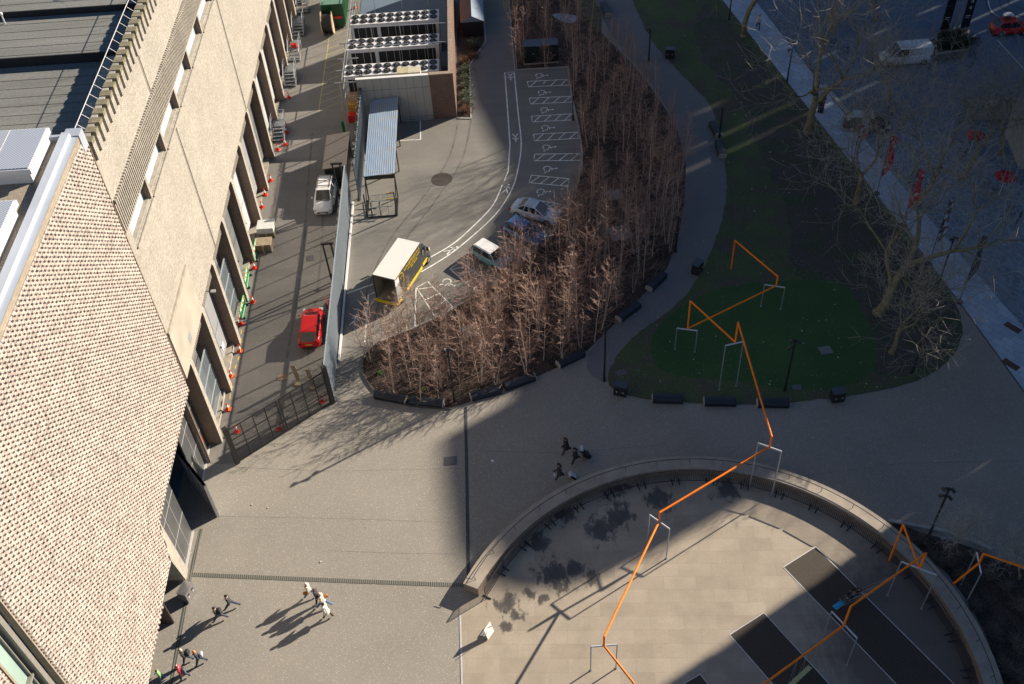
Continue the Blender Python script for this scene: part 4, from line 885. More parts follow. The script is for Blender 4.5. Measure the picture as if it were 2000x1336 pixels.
def lamp(bpx, tpx, label, heads=2, az=0, R_=.085):
    b_ = G(*bpx); h = max(3.5, hz(b_, *tpx)); t = thing('lamp_post', label, 'lamp post', (b_.x, b_.y, 0), az, 'slim black lamp posts')
    MB().tube((0, 0, 0), (0, 0, h), R_, R_*.8, 8).tube((0, 0, 0), (0, 0, .5), .11, .1, 8).build('pole', m_blk, t)
    if heads: MB().tube((-.35, 0, h-.25), (.35, 0, h-.35), .03, n=5).build('bracket', m_blk, t)
    for k in range(heads):
        sx = (-1, 1, -1, 1)[k]; hh = (0, -.15, -.75, -.95)[k]
        q = MB(); q.tube((sx*.18, 0, h+.02+hh), (sx*.34, .18*(-1 if k % 2 else 1), h-.2+hh), .09, .11, 8); q.ball((sx*.1, 0, h+hh), .07, 6, 4); q.build('lamp_head', m_blk, t)
        MB().tube((sx*.34, .18*(-1 if k % 2 else 1), h-.2+hh), (sx*.344, .184*(-1 if k % 2 else 1), h-.206+hh), .08, n=8).build('lens', m_galv, t)
lamp((888, 785.5), (874.2, 680.5), 'black lamp post between the benches at the sunlit tip of the birch bed', 3, .6)
lamp((1180, 744.3), (1183, 636.5), 'plain black lamp post at the corner of lawn and path', 1, 1.2); lamp((1532.5, 763), (1551, 663), 'black lamp post rising from the lawn edge behind the orange beam', 3, .3)
lamp((1780.5, 730), (1813, 630), 'black lamp post on the worn right part of the lawn', 2, .2); lamp((1813, 1049.5), (1852, 952), 'black multi headed lamp post in the bed outside the curved wall', 4, .2)
lamp((1319.3, 492.8), (1325, 422.8), 'black lamp post on the birch edge halfway up the path', 1, .5); lamp((1405, 269.5), (1411, 208.8), 'black lamp post between the two far benches', 1, 3); lamp((1267, 121), (1270.5, 57), 'black lamp post at the upper end of the birch path', 1, 0)
lamp((1424, 38.8), (1428, -22), 'black lamp post at the top edge of the stone pavement', 1, 0); lamp((1537, 160), (1546, 96), 'black lamp post on the pavement left of the big leaning tree', 1, 0); lamp((1834, 552), (1863, 462), 'black lamp post on the pavement between two banners', 2, .8)
lamp((1119, 235), (1119.5, 134), 'thin black post at the back of the disabled parking bays', 0, 0, .045)
# ---------------------------------------------------------------- traffic cones, plastic barriers, pallets, stairs
m_cn = M('cone_red', (.75, .035, .01), .4, .08); m_cw2 = M('cone_white', (.75, .75, .75), .4, .04)
cp = thing('traffic_cone', 'x', 'traffic cone', (0, 0, 0), 0, 'red and white traffic cones in the service yard')
q = MB(); q.cbox((0, 0, 0), (.42, .42, .05), .01); q.tube((0, 0, .05), (0, 0, .32), .16, .11, 10); q.build('base', m_cn, cp); MB().tube((0, 0, .321), (0, 0, .55), .109, .07, 10).build('white_band', m_cw2, cp); MB().tube((0, 0, .551), (0, 0, .78), .07, .03, 10).build('tip', m_cn, cp); freeze(cp)
CON = [((446, 800), 'beside the yard gate post at the nearest bay, sunlit'), ((452, 735), 'at the foot of the second buttress'), ((469, 686), 'by the grey doors of the second bay'), ((471, 633), 'below the green barrier of the third bay'), ((494, 590), 'hidden behind the lowest green barrier'), ((497, 524), 'between two green barriers'), ((513, 484), 'right below the pallet stack'), ((529, 452), 'beside the white box on pallets'), ((512, 405), 'at the foot of the white panelled bay'), ((518, 381), 'one of a close pair by the buttress'), ((529, 353), 'at a buttress foot in the middle of the yard'), ((543, 293), 'at the bottom of the nearest steel stair, left one'), ((557, 283), 'at the bottom of the nearest steel stair, right one'), ((560, 259), 'beside the handrail of the nearest steel stair'), ((564, 191), 'at the foot of the buttress between two stairs'), ((463, 843), 'seen through the left half of the mesh gate'), ((545, 838), 'seen through the middle of the mesh gate'), ((629, 784), 'seen through the mesh gate at its right end')]
for i, (p, l) in enumerate(CON):
    lab = 'red and white cone '+l; c_ = G(*p)
    if i == 0: cp.location = c_; cp['label'] = lab
    else: dup(cp, tuple(c_), i*.7, lab)
c_ = G(693, 16, .03); dup(cp, tuple(c_), 0, 'red and white cone standing inside the chiller compound')
tp = MB(); T_ = [G(446, 800, .75), G(452, 735, .75), G(469, 686, .75), G(471, 633, .75)]
for a, b in zip(T_, T_[1:]):
    for k in range(6):
        if k % 2 == 0: p0, p1 = a+(b-a)*k/6, a+(b-a)*(k+1)/6; tp.tube(p0-Vector((0, 0, .12)), p1-Vector((0, 0, .12)), .03, n=4)
tag(tp.build('warning_tape', M('yellow_tape', (.7, .45, .02), .5, .1)), 'yellow warning tape strung between the nearest cones', 'tape')
m_gb = M('barrier_green', (.10, .50, .22), .45, .1); gp = None
for (a, b, l) in (((480, 595), (474, 622), 'nearest to the gate'), ((487, 532), (482, 568), 'middle of the three'), ((505, 480), (497, 516), 'next to the pallet stack')):
    A_, B_ = G(*a), G(*b); d = B_-A_; lab = 'green plastic barrier with red and white panel, '+l; d = d.normalized()
    if gp is None:
        gp = thing('plastic_barrier', lab, 'barrier', tuple((A_+B_)/2), math.atan2(d.y, d.x), 'green plastic barriers along the bays'); f = MB()
        f.path([(-.95, 0, .1), (-.95, 0, .95), (-.85, 0, 1.02), (.85, 0, 1.02), (.95, 0, .95), (.95, 0, .1), (-.95, 0, .1)], .045, 6)
        for k in range(5): f.tube((-.7+k*.35, 0, .1), (-.7+k*.35, 0, .7), .03, n=4)
        f.tube((-.95, 0, .7), (.95, 0, .7), .03, n=4); f.build('frame', m_gb, gp); f = MB()
        for k in range(6): f.k = k % 2; f.bbox((-.85+k*.28, -.03, .76), (-.57+k*.28, .03, .94))
        f.build('striped_panel', [m_cn, m_cw2], gp)
        for sx in (-.8, .8): MB().cbox((sx, 0, 0), (.2, .6, .1), .03).build('foot', m_blk, gp)
        freeze(gp)
    else: dup(gp, tuple((A_+B_)/2), math.atan2(d.y, d.x), lab)
m_tim = M('pallet_timber', (.36, .29, .20), .8, .25, 6)
def pallet(c_, z, label, w_=1.5, d_=1.1):
    t = thing('pallet', label, 'pallet', (c_[0], c_[1], z), .02); q = MB()
    for k in range(7): q.box((0, -d_/2+.07+k*(d_-.14)/6, .13), (w_, .11, .022))
    q.build('deck_boards', m_tim, t); q = MB()
    for x in (-w_/2+.08, 0, w_/2-.08): q.box((x, 0, .06), (.1, d_, .11))
    q.build('bearers', m_tim, t)
pc = (-21.35, 71.2)
for k in range(6): pallet(pc, k*.15, 'timber pallet near the bays, %s of the stack' % ('topmost' if k == 5 else 'bottom' if k == 0 else ['', 'second', 'third', 'fourth', 'fifth'][k]+' from the bottom'))
pc = (-21.3, 73.2)
for k in range(4): pallet(pc, k*.15, 'timber pallet under the white crate, %s' % ('topmost' if k == 3 else 'bottom one' if k == 0 else 'second up' if k == 1 else 'third up'))
wc = thing('wrapped_crate', 'pale wrapped crate sitting on pallets by the bays', 'crate', (-21.3, 73.2, .6)); MB().cbox((0, 0, 0), (1.45, 1.25, .55), .05).build('body', M('grey_wrap', (.45, .46, .44), .5, .15, 2), wc); MB().cbox((0, 0, .55), (1.5, 1.3, .04), .01).build('lid', M('pale_lid', (.55, .56, .54), .5, .1), wc)
st = None
for i, (p, zl) in enumerate((((544, 279), 'nearest'), ((567, 171), 'second'), ((575.5, 121), 'third'), ((583, 73), 'fourth'), ((591, 28), 'fifth'))):
    c_ = G(*p); lab = 'small steel stair with handrails at a bay door, the %s from the gate' % zl
    if st is None:
        st = thing('steel_stair', lab, 'stair', tuple(c_), 0, 'steel stairs at the bay doors')
        for k in range(4): MB().bbox((-.5, .1+k*.32, .2+k*.22), (.55, .4+k*.32, .24+k*.22)).build('tread', m_galv, st)
        q = MB()
        for k in range(14): q.bbox((-.55, 1.38+k*.1, 1.02), (.6, 1.43+k*.1, 1.08))
        q.bbox((-.57, 1.36, .98), (.62, 2.8, 1.02)); q.build('landing', m_galv, st)
        for x in (-.58, .62): MB().add([(x+e, y_, z_) for e in (-.015, .015) for y_, z_ in ((.05, .05), (.35, .05), (1.45, .78), (1.45, 1.02), (.05, .3))], [(0, 1, 2, 3, 4), (9, 8, 7, 6, 5)]+[(j, (j+1) % 5, (j+1) % 5+5, j+5) for j in range(5)]).build('stringer', m_galv, st)
        for x in (-.58, .62):
            q = MB(); q.path([(x, .1, .2), (x, .1, 1.1), (x, 1.4, 2.05), (x, 2.75, 2.05), (x, 2.75, 1.05)], .025, 6); q.tube((x, .1, .7), (x, 1.4, 1.6), .02, n=5); q.tube((x, 1.4, 1.05), (x, 1.4, 2.05), .025, n=5); q.tube((x, 1.4, 1.6), (x, 2.75, 1.6), .02, n=5); q.build('handrail', m_galv, st)
        q = MB(); q.tube((-.58, 2.75, 2.05), (.62, 2.75, 2.05), .025, n=5).tube((-.58, 2.75, 1.6), (.62, 2.75, 1.6), .02, n=5); q.build('end_rail', m_galv, st)
        for x in (-.5, .55): MB().bbox((x-.03, 2.6, 0), (x+.03, 2.7, 1.0)).build('leg', m_galv, st)
        freeze(st)
    else: dup(st, tuple(c_), 0, lab)
rb_ = thing('red_box', 'small red box on the landing of the third steel stair', 'box', tuple(G(575, 92, 1.1))); MB().cbox((0, 0, 0), (.55, .4, .35), .04).build('tub', m_red, rb_); MB().box((0, 0, .37), (.6, .45, .04)).build('lid', m_red, rb_)
for p, l in (((583, 748), 'rounded pale timber board standing behind the gate, left of two'), ((611, 755), 'straight tan timber board standing behind the gate, right of two')):
    c_ = G(*p); o = MB().box((0, 0, 1.15), (.35, .05, 2.1), tilt=Matrix.Rotation(R(9), 3, 'X')).box((0, -.18, .06), (.4, .3, .12)).build('timber_board', m_tim); o.location = (c_.x, c_.y, 0); o.rotation_euler = (0, 0, -.1); tag(o, l, 'board')
c_ = G(552, 737); o = MB().box((0, 0, .02), (.9, .6, .04)).build('paving_patch', M('reddish_patch', (.25, .17, .12), .9, .2)); o.location = (c_.x, c_.y, -.015); tag(o, 'small reddish rectangular patch in the yard tarmac', 'patch')
c_ = G(644, 600); o = thing('road_sign', 'small red and white sign lying against the fence near the red car', 'sign', (c_.x-.1, c_.y, 0), .4); MB().box((0, 0, .55), (.06, .9, .6)).build('panel', m_red, o); MB().box((-.035, 0, .6), (.01, .7, .25)).build('white_field', m_wht, o); MB().box((0, 0, .12), (.3, .5, .24)).build('base', m_blk, o)
fe = thing('fire_trolley', 'yellow and red kit stacked at the west end of the compound wall', 'trolley', (-14.4, 91.0, 0)); MB().bbox((-.6, -1.0, 0), (.7, -.3, .8)).build('red_crate', m_red, fe); MB().bbox((-.5, -.3, 0), (.6, .4, 1.6)).build('yellow_crate', M('ochre_crate', (.4, .24, .05), .6, .2), fe); MB().bbox((-.5, .4, 0), (.6, 1.2, 2.2)).build('pale_crate', M('tan_crate', (.42, .3, .22), .6, .2), fe)
gpst = MB().tube((0, 0, 0), (0, 0, 2.4), .16, n=8).tube((0, 0, 0), (0, 0, .05), .3, n=8).build('green_post', M('post_green', (.01, .18, .06), .5, .1)); gpst.location = (-15.1, 86.8, 0); tag(gpst, 'short thick green post beside the storage shed', 'post')
# ---------------------------------------------------------------- vehicles
m_vgl = M('car_glass', (.012, .018, .025), .06, .1, 2, spec=.8); m_tyre = M('tyre', (.015, .015, .016), .8, .1); m_rim = M('alloy', (.5, .5, .52), .3, .1, metal=.8)
m_hl = M('headlamp_glass', (.55, .57, .6), .1, .05, spec=.8); m_tl = M('tail_lamp', (.35, .01, .01), .2, .1); m_trim = M('black_trim', (.02, .02, .022), .5, .1); m_plate = M('yellow_plate', (.6, .5, .05), .5, .05)
def paint(name, col, rough=.25): return M(name, col, rough+.08, .03, 1, coat=.25, spec=.35)
def car(label, cat, loc, rz, mt, L=4.2, W=1.76, H=1.5, nose=.95, ws=.75, rear=.25, tail=.55, belt=.92, roof_mt=None, kind='hatch', rack=False, name='parked_car', roofw=.62):
    # x forward; nose = bonnet length, ws = windscreen run, tail = backlight run, rear = boot deck length
    t = thing(name, label, cat, loc, rz); hw = W/2; x0, x1 = -L/2, L/2
    xw0 = x1-nose; xw1 = xw0-ws; xr0 = x0+rear; xr1 = xr0+tail; hz_ = belt-.06
    sec = [(x0, .62, .30, .62), (x0+.10, .93, .24, belt-.10), (x0+.35, .985, .2, belt), (x0+.9, 1, .2, belt), (0, 1, .2, belt-.01), (xw0-.3, 1, .2, belt-.01), (xw0+.1, .985, .2, hz_-.03), (x1-.45, .93, .2, hz_-.12), (x1-.14, .84, .22, hz_-.24), (x1, .6, .3, hz_-.38)]
    mb = MB(); ring_ = []
    for x, wf, zb, zt in sec:
        h_ = hw*wf; zm = zb+(zt-zb)*.55; ring_.append([(x, -h_*.92, zb), (x, -h_, zb+.16), (x, -h_, zm), (x, -h_*.93, zt-.05), (x, -h_*.8, zt+.01), (x, 0, zt+.045), (x, h_*.8, zt+.01), (x, h_*.93, zt-.05), (x, h_, zm), (x, h_, zb+.16), (x, h_*.92, zb)])
    n_ = 11; vs = [v for r_ in ring_ for v in r_]
    fs = [(i*n_+k, i*n_+(k+1) % n_, (i+1)*n_+(k+1) % n_, (i+1)*n_+k) for i in range(len(sec)-1) for k in range(n_)]
    fs += [tuple(range(n_))[::-1], tuple(range((len(sec)-1)*n_, len(sec)*n_))]; mb.add(vs, fs); body = mb.build('body', mt, t, smooth=True)
    # greenhouse glass
    bz = belt-.03; rw_ = W*roofw/2+.08; bw__ = hw*.86; zr = H-.05
    B = [(xw0, bw__*.9), (xw1-.05, bw__), (xr1, bw__), (xr0, bw__*.88)]; T_ = [(xw1, rw_*.94), (xw1-.3, rw_), (xr1+.15, rw_), (xr1, rw_*.93)]
    if kind == 'van': T_ = [(xw1, rw_*.95), (xw1-.3, rw_), (xr1+.15, rw_), (x0+.12, rw_*.98)]; B[3] = (x0+.05, bw__*.97)
    vs = [(x, -y, bz) for x, y in B]+[(x, y, bz) for x, y in B[::-1]]+[(x, -y, zr) for x, y in T_]+[(x, y, zr) for x, y in T_[::-1]]
    g = MB(); g.add(vs, [(i, i+8, (i+1) % 8+8, (i+1) % 8) for i in range(8)]); g.build('windows', m_vgl, t)
    rr_ = MB(); o_ = 1.02
    pl_ = [(x, -y*o_) for x, y in T_]+[(x, y*o_) for x, y in T_[::-1]]
    cx = sum(p[0] for p in pl_)/8
    vs = [(x, y, zr-.02) for x, y in pl_]+[(x, y, zr+.015) for x, y in pl_]+[(cx+(x-cx)*.86, y*.8, H) for x, y in pl_]
    rr_.add(vs, [(i, (i+1) % 8, (i+1) % 8+8, i+8) for i in range(8)]+[(i+8, (i+1) % 8+8, (i+1) % 8+16, i+16) for i in range(8)]+[tuple(range(16, 24))]); rr_.build('roof', roof_mt or mt, t, smooth=False)
    PT = [0, 2, 3, 4, 5, 7]
    for i in PT:
        a = (B+[(b[0], -b[1]) for b in B[::-1]])[i]; c_ = (T_+[(b[0], -b[1]) for b in T_[::-1]])[i]
        MB().tube((a[0], -a[1], bz), (c_[0], -c_[1], zr), .055 if i not in (2, 5) else .06, .04, 4).build('pillar', mt, t)
    bmid = (xw1-.15+xr1)/2
    for s_ in (-1, 1): MB().tube((bmid+.1, s_*bw__, bz), (bmid+.1, s_*rw_, zr), .045, n=4).build('pillar', mt, t)
    if kind == 'van':
        v_ = MB()
        for s_ in (-1, 1): v_.add([(xw1-.9, s_*bw__*1.03, bz-.06), (x0+.02, s_*bw__*1.01, bz-.06), (x0+.06, s_*rw_*1.03, zr), (xw1-.85, s_*rw_*1.03, zr)], [(0, 1, 2, 3), (3, 2, 1, 0)])
        v_.bbox((x0+.03, -bw__*.95, bz-.1), (x0+.1, bw__*.95, zr)); v_.build('side_panel', mt, t)
    if rack:
        q = MB()
        for s_ in (-1, 1): q.tube((xw1-.3, s_*rw_*.92, H+.06), (xr1+.1, s_*rw_*.92, H+.06), .025, n=5)
        for x in (xw1-.5, (xw1+xr1)/2-.1, xr1+.25): q.bbox((x-.03, -rw_-.05, H+.07), (x+.03, rw_+.05, H+.11))
        q.build('roof_rack', m_trim, t)
    if L < 4.8:
        q = MB()
        for s_ in (-1, 1): q.tube((xw1-.25, s_*rw_*.86, H-.005), (xr1+.15, s_*rw_*.86, H-.005), .014, n=4)
        q.build('roof_seam', m_trim if not roof_mt else mt, t)
    xf, xb = x1-.82, x0+.78
    for x in (xf, xb):
        for s_ in (-1, 1):
            w_ = MB().tube((x, s_*(hw-.2), .32), (x, s_*(hw+.005), .32), .32, n=16).build('wheel', m_tyre, t); MB().tube((x, s_*(hw-.02), .32), (x, s_*(hw+.015), .32), .21, .2, 10).build('rim', m_rim, w_)
    for s_ in (-1, 1):
        MB().add([(x1-.5, s_*hw*.9, hz_-.14), (x1-.12, s_*hw*.62, hz_-.27), (x1-.08, s_*hw*.82, hz_-.33), (x1-.42, s_*hw*.965, hz_-.26)], [(0, 1, 2, 3), (3, 2, 1, 0)]).box((x1-.22, s_*hw*.72, hz_-.26), (.3, .34, .1)).build('headlight', m_hl, t)
        MB().box((x0+.1, s_*hw*.78, belt-.22), (.16, .26, .16)).build('tail_light', m_tl, t)
        MB().ball((xw0-.28, s_*(hw+.1), belt+.06), .11, 8, 5, (.7, 1, .75)).build('mirror', mt, t)
    MB().box((x1-.04, 0, .46), (.1, W*.55, .16)).box((x0+.03, 0, .36), (.1, W*.6, .12)).box((xw0+.1, 0, hz_+.02), (.07, W*.62, .02)).build('grille', m_trim, t)
    MB().box((x0-.01, 0, .66), (.03, .52, .12)).build('number_plate', m_plate, t); MB().box((x1+.01, 0, .4), (.03, .52, .11)).build('number_plate', m_wht, t)
    return t
def between(p, q, z=.6): a, b = G(*p, z), G(*q, z); c_ = (a+b)/2; d = b-a; return (c_.x, c_.y, 0), math.atan2(d.y, d.x), d.length
m_rc = paint('car_red', (.62, .006, .01)); m_wc = paint('car_white', (.75, .75, .76), .35); m_sv = paint('car_silver', (.42, .49, .58)); m_bl = paint('car_blue', (.07, .15, .32)); m_aq = paint('car_aqua', (.16, .33, .42)); m_dk = paint('car_black', (.02, .022, .026)); m_sv2 = paint('van_silver', (.62, .66, .72), .35)
car('bright red hatchback parked in the yard beside the slate fence', 'car', (-16.2, 60.4, 0), PI/2, m_rc, L=4.3, W=1.8, H=1.52, nose=.95, ws=.8, rear=.1, tail=.55, belt=.95)
car('white four by four with a roof rack parked against the yard fence', 'car', (-16.35, 77.5, 0), -PI/2-.03, m_wc, L=4.7, W=1.86, H=1.7, nose=1.15, ws=.7, rear=.12, tail=.4, belt=1.08, rack=True)
car('silver blue saloon car, the topmost of the parked cars by the birches', 'car', (2.95, 73.2, 0), R(-30), m_sv, L=4.6, W=1.8, H=1.42, nose=1.25, ws=.85, rear=.65, tail=.75, belt=.9)
car('dark blue hatchback half hidden by birch twigs between two paler cars', 'car', (1.75, 70.4, 0), R(-42), m_bl, L=4.1, W=1.76, H=1.5, nose=.95, ws=.85, rear=.1, tail=.5)
car('small aqua car with a white roof parked nearest the truck', 'car', (-1.3, 67.6, 0), R(-45), m_aq, L=3.8, W=1.7, H=1.44, nose=.9, ws=.5, rear=.1, tail=.35, roof_mt=m_wc)
car('silver van standing on the shaded street by the planter', 'van', (42.7, 94.3, 0), PI+.03, m_sv2, L=5.1, W=1.95, H=1.98, nose=.85, ws=.8, rear=.05, tail=.1, belt=1.12, kind='van', name='parked_van', roofw=.78)
car('red hatchback at the top right corner by the round planter', 'car', (55.4, 98.6, 0), R(0), m_rc, L=4.1, W=1.75, H=1.5)
car('black car with a pale roof hidden under the leaning tree branches', 'car', (35.6, 83.2, 0), R(-12), m_dk, L=4.4, W=1.8, H=1.55, roof_mt=m_sv)
# box truck
trk = thing('box_truck', 'black and yellow box truck with white roof and open empty rear', 'truck', (0, 0, 0))
ta = G(737, 596); tb_ = G(779, 602); side = (tb_-ta).normalized(); fwd = Vector((-side.y, side.x, 0)); tz = math.atan2(fwd.y, fwd.x)
tz = math.atan2(4.45, 2.0); fwd = Vector((math.cos(tz), math.sin(tz), 0)); lft = Vector((-fwd.y, fwd.x, 0))
mid = (G(738, 596)+G(779, 601))/2; trk.location = (mid.x, mid.y, 0); trk.rotation_euler = (0, 0, tz)
m_tb = M('truck_black', (.035, .04, .042), .4, .1, 1); m_ty = M('truck_yellow', (.72, .50, .02), .4, .05); m_tw = M('truck_white', (.66, .66, .65), .5, .03); m_tin = M('plywood_lining', (.36, .32, .24), .7, .15, 2); m_tg = M('truck_grey', (.30, .30, .29), .5, .05)
W2, BL, Z0, Z1 = 1.0, 4.9, .75, 3.2
q = MB(); q.bbox((0, -W2, Z0), (BL, -W2+.05, Z1)); q.bbox((0, W2-.05, Z0), (BL, W2, Z1)); q.bbox((BL-.06, -W2+.05, Z0), (BL, W2-.05, Z1)); q.build('box_body', m_tb, trk)
MB().bbox((0.05, -W2-.005, Z1), (BL-.02, W2+.005, Z1+.06)).build('roof', m_tw, trk)
q = MB(); q.bbox((-.02, -W2-.01, Z0-.1), (.06, -W2+.08, Z1+.08)).bbox((-.02, W2-.08, Z0-.1), (.06, W2+.01, Z1+.08)).bbox((-.02, -W2+.08, Z1-.03), (.06, W2-.08, Z1+.08)); q.build('rear_frame', m_tb, trk)
q = MB(); q.bbox((.06, -W2+.06, Z0), (BL-.1, W2-.06, Z0+.04)); q.bbox((.06, W2-.09, Z0), (BL-.1, W2-.06, Z1-.05)).bbox((.06, -W2+.06, Z0), (BL-.1, -W2+.09, Z1-.05)).bbox((BL-.12, -W2+.1, Z0), (BL-.09, W2-.1, Z1-.05))
for x in (1, 1.9, 2.8, 3.7): q.bbox((x, W2-.11, Z0), (x+.05, W2-.08, Z1-.05))
q.build('interior_lining', m_tin, trk)
q = MB(); q.bbox((-.12, -W2, .42), (.0, W2, .62)).bbox((-.16, -W2, .62), (-.02, W2, .68)); q.build('rear_step', m_ty, trk)
q = MB(); q.add([(x, -W2-.006, z) for x, z in ((.06, .78), (.06, 3.0), (.62, 3.0), (.95, .78))], [(0, 1, 2, 3)]); q.k = 1
q.add([(x, -W2-.009, z) for x, z in ((.06, 2.45), (.06, 3.12), (.72, 3.12), (.72, 2.45))], [(0, 1, 2, 3)]); q.build('side_graphic', [m_tg, m_tw], trk)
q = MB()
pth = [(.35, 3.05), (.7, 3.12), (1.15, 3.05), (1.5, 2.8), (1.5, 2.2), (1.3, 1.4), (1.0, .8)]
for a, b in zip(pth, pth[1:]):
    d = Vector((b[0]-a[0], b[1]-a[1])).normalized()*.05; q.add([(a[0]-d.y-d.x, -W2-.014, a[1]+d.x-d.y), (b[0]-d.y+d.x, -W2-.014, b[1]+d.x+d.y), (b[0]+d.y+d.x, -W2-.014, b[1]-d.x+d.y), (a[0]+d.y-d.x, -W2-.014, a[1]-d.x-d.y)], [(0, 1, 2, 3), (3, 2, 1, 0)])
for x in (1.0, 1.28):
    P5 = [((.13 if k % 2 == 0 else .055)*math.sin(k*PI/5)+x, (.13 if k % 2 == 0 else .055)*math.cos(k*PI/5)+2.62) for k in range(10)]; q.add([(a, -W2-.014, b) for a, b in P5], [tuple(range(10))[::-1], tuple(range(10))])
q.add([(x, -W2-.013, z) for x, z in ((.75, 2.3), (.98, 1.0), (1.12, .8), (.92, .8))], [(0, 1, 2, 3), (3, 2, 1, 0)]); q.build('emblem', m_ty, trk)
q = MB(); q.bbox((1.75, -W2-.03, .5), (BL-.15, -W2+.02, .78)).bbox((.05, -W2-.03, .45), (.7, -W2, .74)); q.build('side_skirt', m_ty, trk)
text_mb('ALLPHAZETRENDS.CO.UK', .36, .005, m_ty, trk, (1.65, -W2-.012, 2.74), (PI/2, 0, 0), 'lettering', sx=.72)
text_mb('LIGHTING SOUND STAGING', .24, .005, m_ty, trk, (2.3, -W2-.012, 2.42), (PI/2, 0, 0), 'lettering', sx=.75)
text_mb('EVENT SERVICES', .22, .005, m_ty, trk, (2.9, -W2-.012, 2.14), (PI/2, 0, 0), 'lettering', sx=.75)
q = MB(); q.add([(BL, -.9, Z1), (BL, .9, Z1), (BL+.75, .75, 2.55), (BL+.75, -.75, 2.55), (BL, -.9, 2.4), (BL, .9, 2.4)], [(0, 3, 2, 1), (0, 4, 3), (1, 2, 5), (4, 5, 2, 3)]); q.build('wind_deflector', M('deflector', (.05, .07, .10), .3, .1), trk)
sec = [(BL+.02, .93, .45, 2.35), (BL+.9, .93, .42, 2.3), (BL+1.35, .9, .42, 1.5), (BL+1.75, .86, .42, 1.25), (BL+1.95, .7, .5, .85)]
q = MB(); n_ = 6; vs = []
for x, h_, zb, zt in sec: vs += [(x, -h_, zb), (x, -h_, (zb+zt)/2), (x, -h_*.85, zt), (x, h_*.85, zt), (x, h_, (zb+zt)/2), (x, h_, zb)]
q.add(vs, [(i*n_+k, i*n_+(k+1) % n_, (i+1)*n_+(k+1) % n_, (i+1)*n_+k) for i in range(4) for k in range(n_)]+[(5, 4, 3, 2, 1, 0), tuple(range(24, 30))]); q.build('cab', m_tb, trk, smooth=False)
q = MB(); q.add([(BL+.93, -.76, 2.28), (BL+.93, .76, 2.28), (BL+1.36, .78, 1.53), (BL+1.36, -.78, 1.53)], [(0, 3, 2, 1), (0, 1, 2, 3)]).bbox((BL+.25, -.945, 1.5), (BL+.95, -.90, 2.1)); q.build('windscreen', m_vgl, trk)
q = MB(); q.box((BL+1.85, 0, .7), (.3, 1.5, .25)); q.box((BL+.55, -.95, .62), (.9, .04, .28)); q.build('bumper', m_ty, trk)
for x in (.95, BL+1.15):
    for s_ in (-1, 1):
        w_ = MB().tube((x, s_*.72, .36), (x, s_*1.0, .36), .37, n=16).build('wheel', m_tyre, trk); MB().tube((x, s_*.98, .36), (x, s_*1.012, .36), .22, .2, 10).build('rim', m_rim, w_)
for s_ in (-1, 1): MB().box((BL+1.8, s_*.68, 1.0), (.22, .25, .2)).build('headlight', m_hl, trk); MB().box((BL+.95, s_*1.12, 1.8), (.08, .2, .35)).build('mirror', m_trim, trk)
# ---------------------------------------------------------------- feather banners, totem, planters, info pillar
def banner(bpx, tpx, label, cols, az, wd=.95, lo=.3):
    b_ = G(*bpx); h = hz(b_, *tpx); t = thing('feather_banner', label, 'banner', (b_.x, b_.y, 0), az, 'tall feather banners along the pavement')
    MB().tube((0, 0, 0), (0, 0, h), .035, .02, 6).tube((0, 0, 0), (0, 0, .06), .3, .28, 10).build('pole', m_blk, t)
    q = MB(); N = 16; z0 = h*lo; zs = [z0+(h-z0)*i/N for i in range(N+1)]; o = 0
    prof = [wd*(min(1, (i+1.5)/3.5) if i < 3 else 1)*(1 if i < N-5 else math.sqrt(max(0.0, 1-((i-N+5)/5)**2))*.9+.1) for i in range(N+1)]
    def pt(i, f): return (.04+prof[i]*f, .10*math.sin(i*.6+f*2)*f, zs[i]+(1-f)*.0-.12*f)
    for i in range(N):
        for k in range(3):
            f0, f1 = k/3, (k+1)/3; q.k = cols[1][(i*7+k*3) % len(cols[1])] if cols[1] else 0
            vs = [pt(i, f0), pt(i, f1), pt(i+1, f1), pt(i+1, f0)]; q.add(vs+[(a, b+.012, c) for a, b, c in vs], [(0, 1, 2, 3), (7, 6, 5, 4)])
    q.build('flag', cols[0], t)
fw_ = M('flag_white', (.55, .55, .6), .7, .12, 3); fr_ = M('flag_red', (.62, .02, .04), .7, .15, 3); fo = M('flag_orange', (.30, .09, .03), .7, .1); fk = M('flag_dark', (.035, .035, .045), .8, .2, 3); fg = M('flag_grey', (.14, .14, .16), .7, .2, 3)
banner((1664, 322), (1702, 203), 'white and rust patterned feather banner, farthest of the row under the trees', ([fw_, fr_, fo], [0, 0, 0, 0, 0, 1, 0, 0, 0, 0, 2]), .5, 1.0)
banner((1712, 378), (1750, 265), 'plain bright red feather banner on the pavement, farther of the two red ones', ([fr_, fw_], [0, 0, 0, 0, 0, 0, 0, 0, 0, 0, 1]), .5, 1.0)
banner((1762, 440), (1800, 330), 'dull red feather banner on the pavement, nearer of the two red ones', ([fr_, fw_], [0]*12+[1]), .4, .95)
banner((1814, 516), (1866, 392), 'striped black and white feather banner behind the lamp post', ([fw_, fk, fo, fg], [0, 1, 3, 0, 1, 2, 3, 0, 1]), .6, .95)
banner((1873, 590), (1929, 462), 'dark feather banner nearest to the plaza', ([fk, fg], [0, 0, 1, 0, 0]), .6, 1.0)
ip = thing('info_pillar', 'round dark advertising pillar with a red and white top beside the leaning tree', 'pillar', tuple(G(1602, 218))); MB().tube((0, 0, 0), (0, 0, 2.2), .3, n=16).build('column', m_blk, ip); MB().tube((0, 0, 2.2), (0, 0, 2.45), .33, n=16).build('cap', M('pale_blue_cap', (.25, .28, .34), .5, .1), ip)
q = MB(); 
for k in range(9): q.box((.3*math.cos(k*.7+1), .3*math.sin(k*.7+1)-.02, .5+(k*.37) % 1.6), (.12, .12, .14))
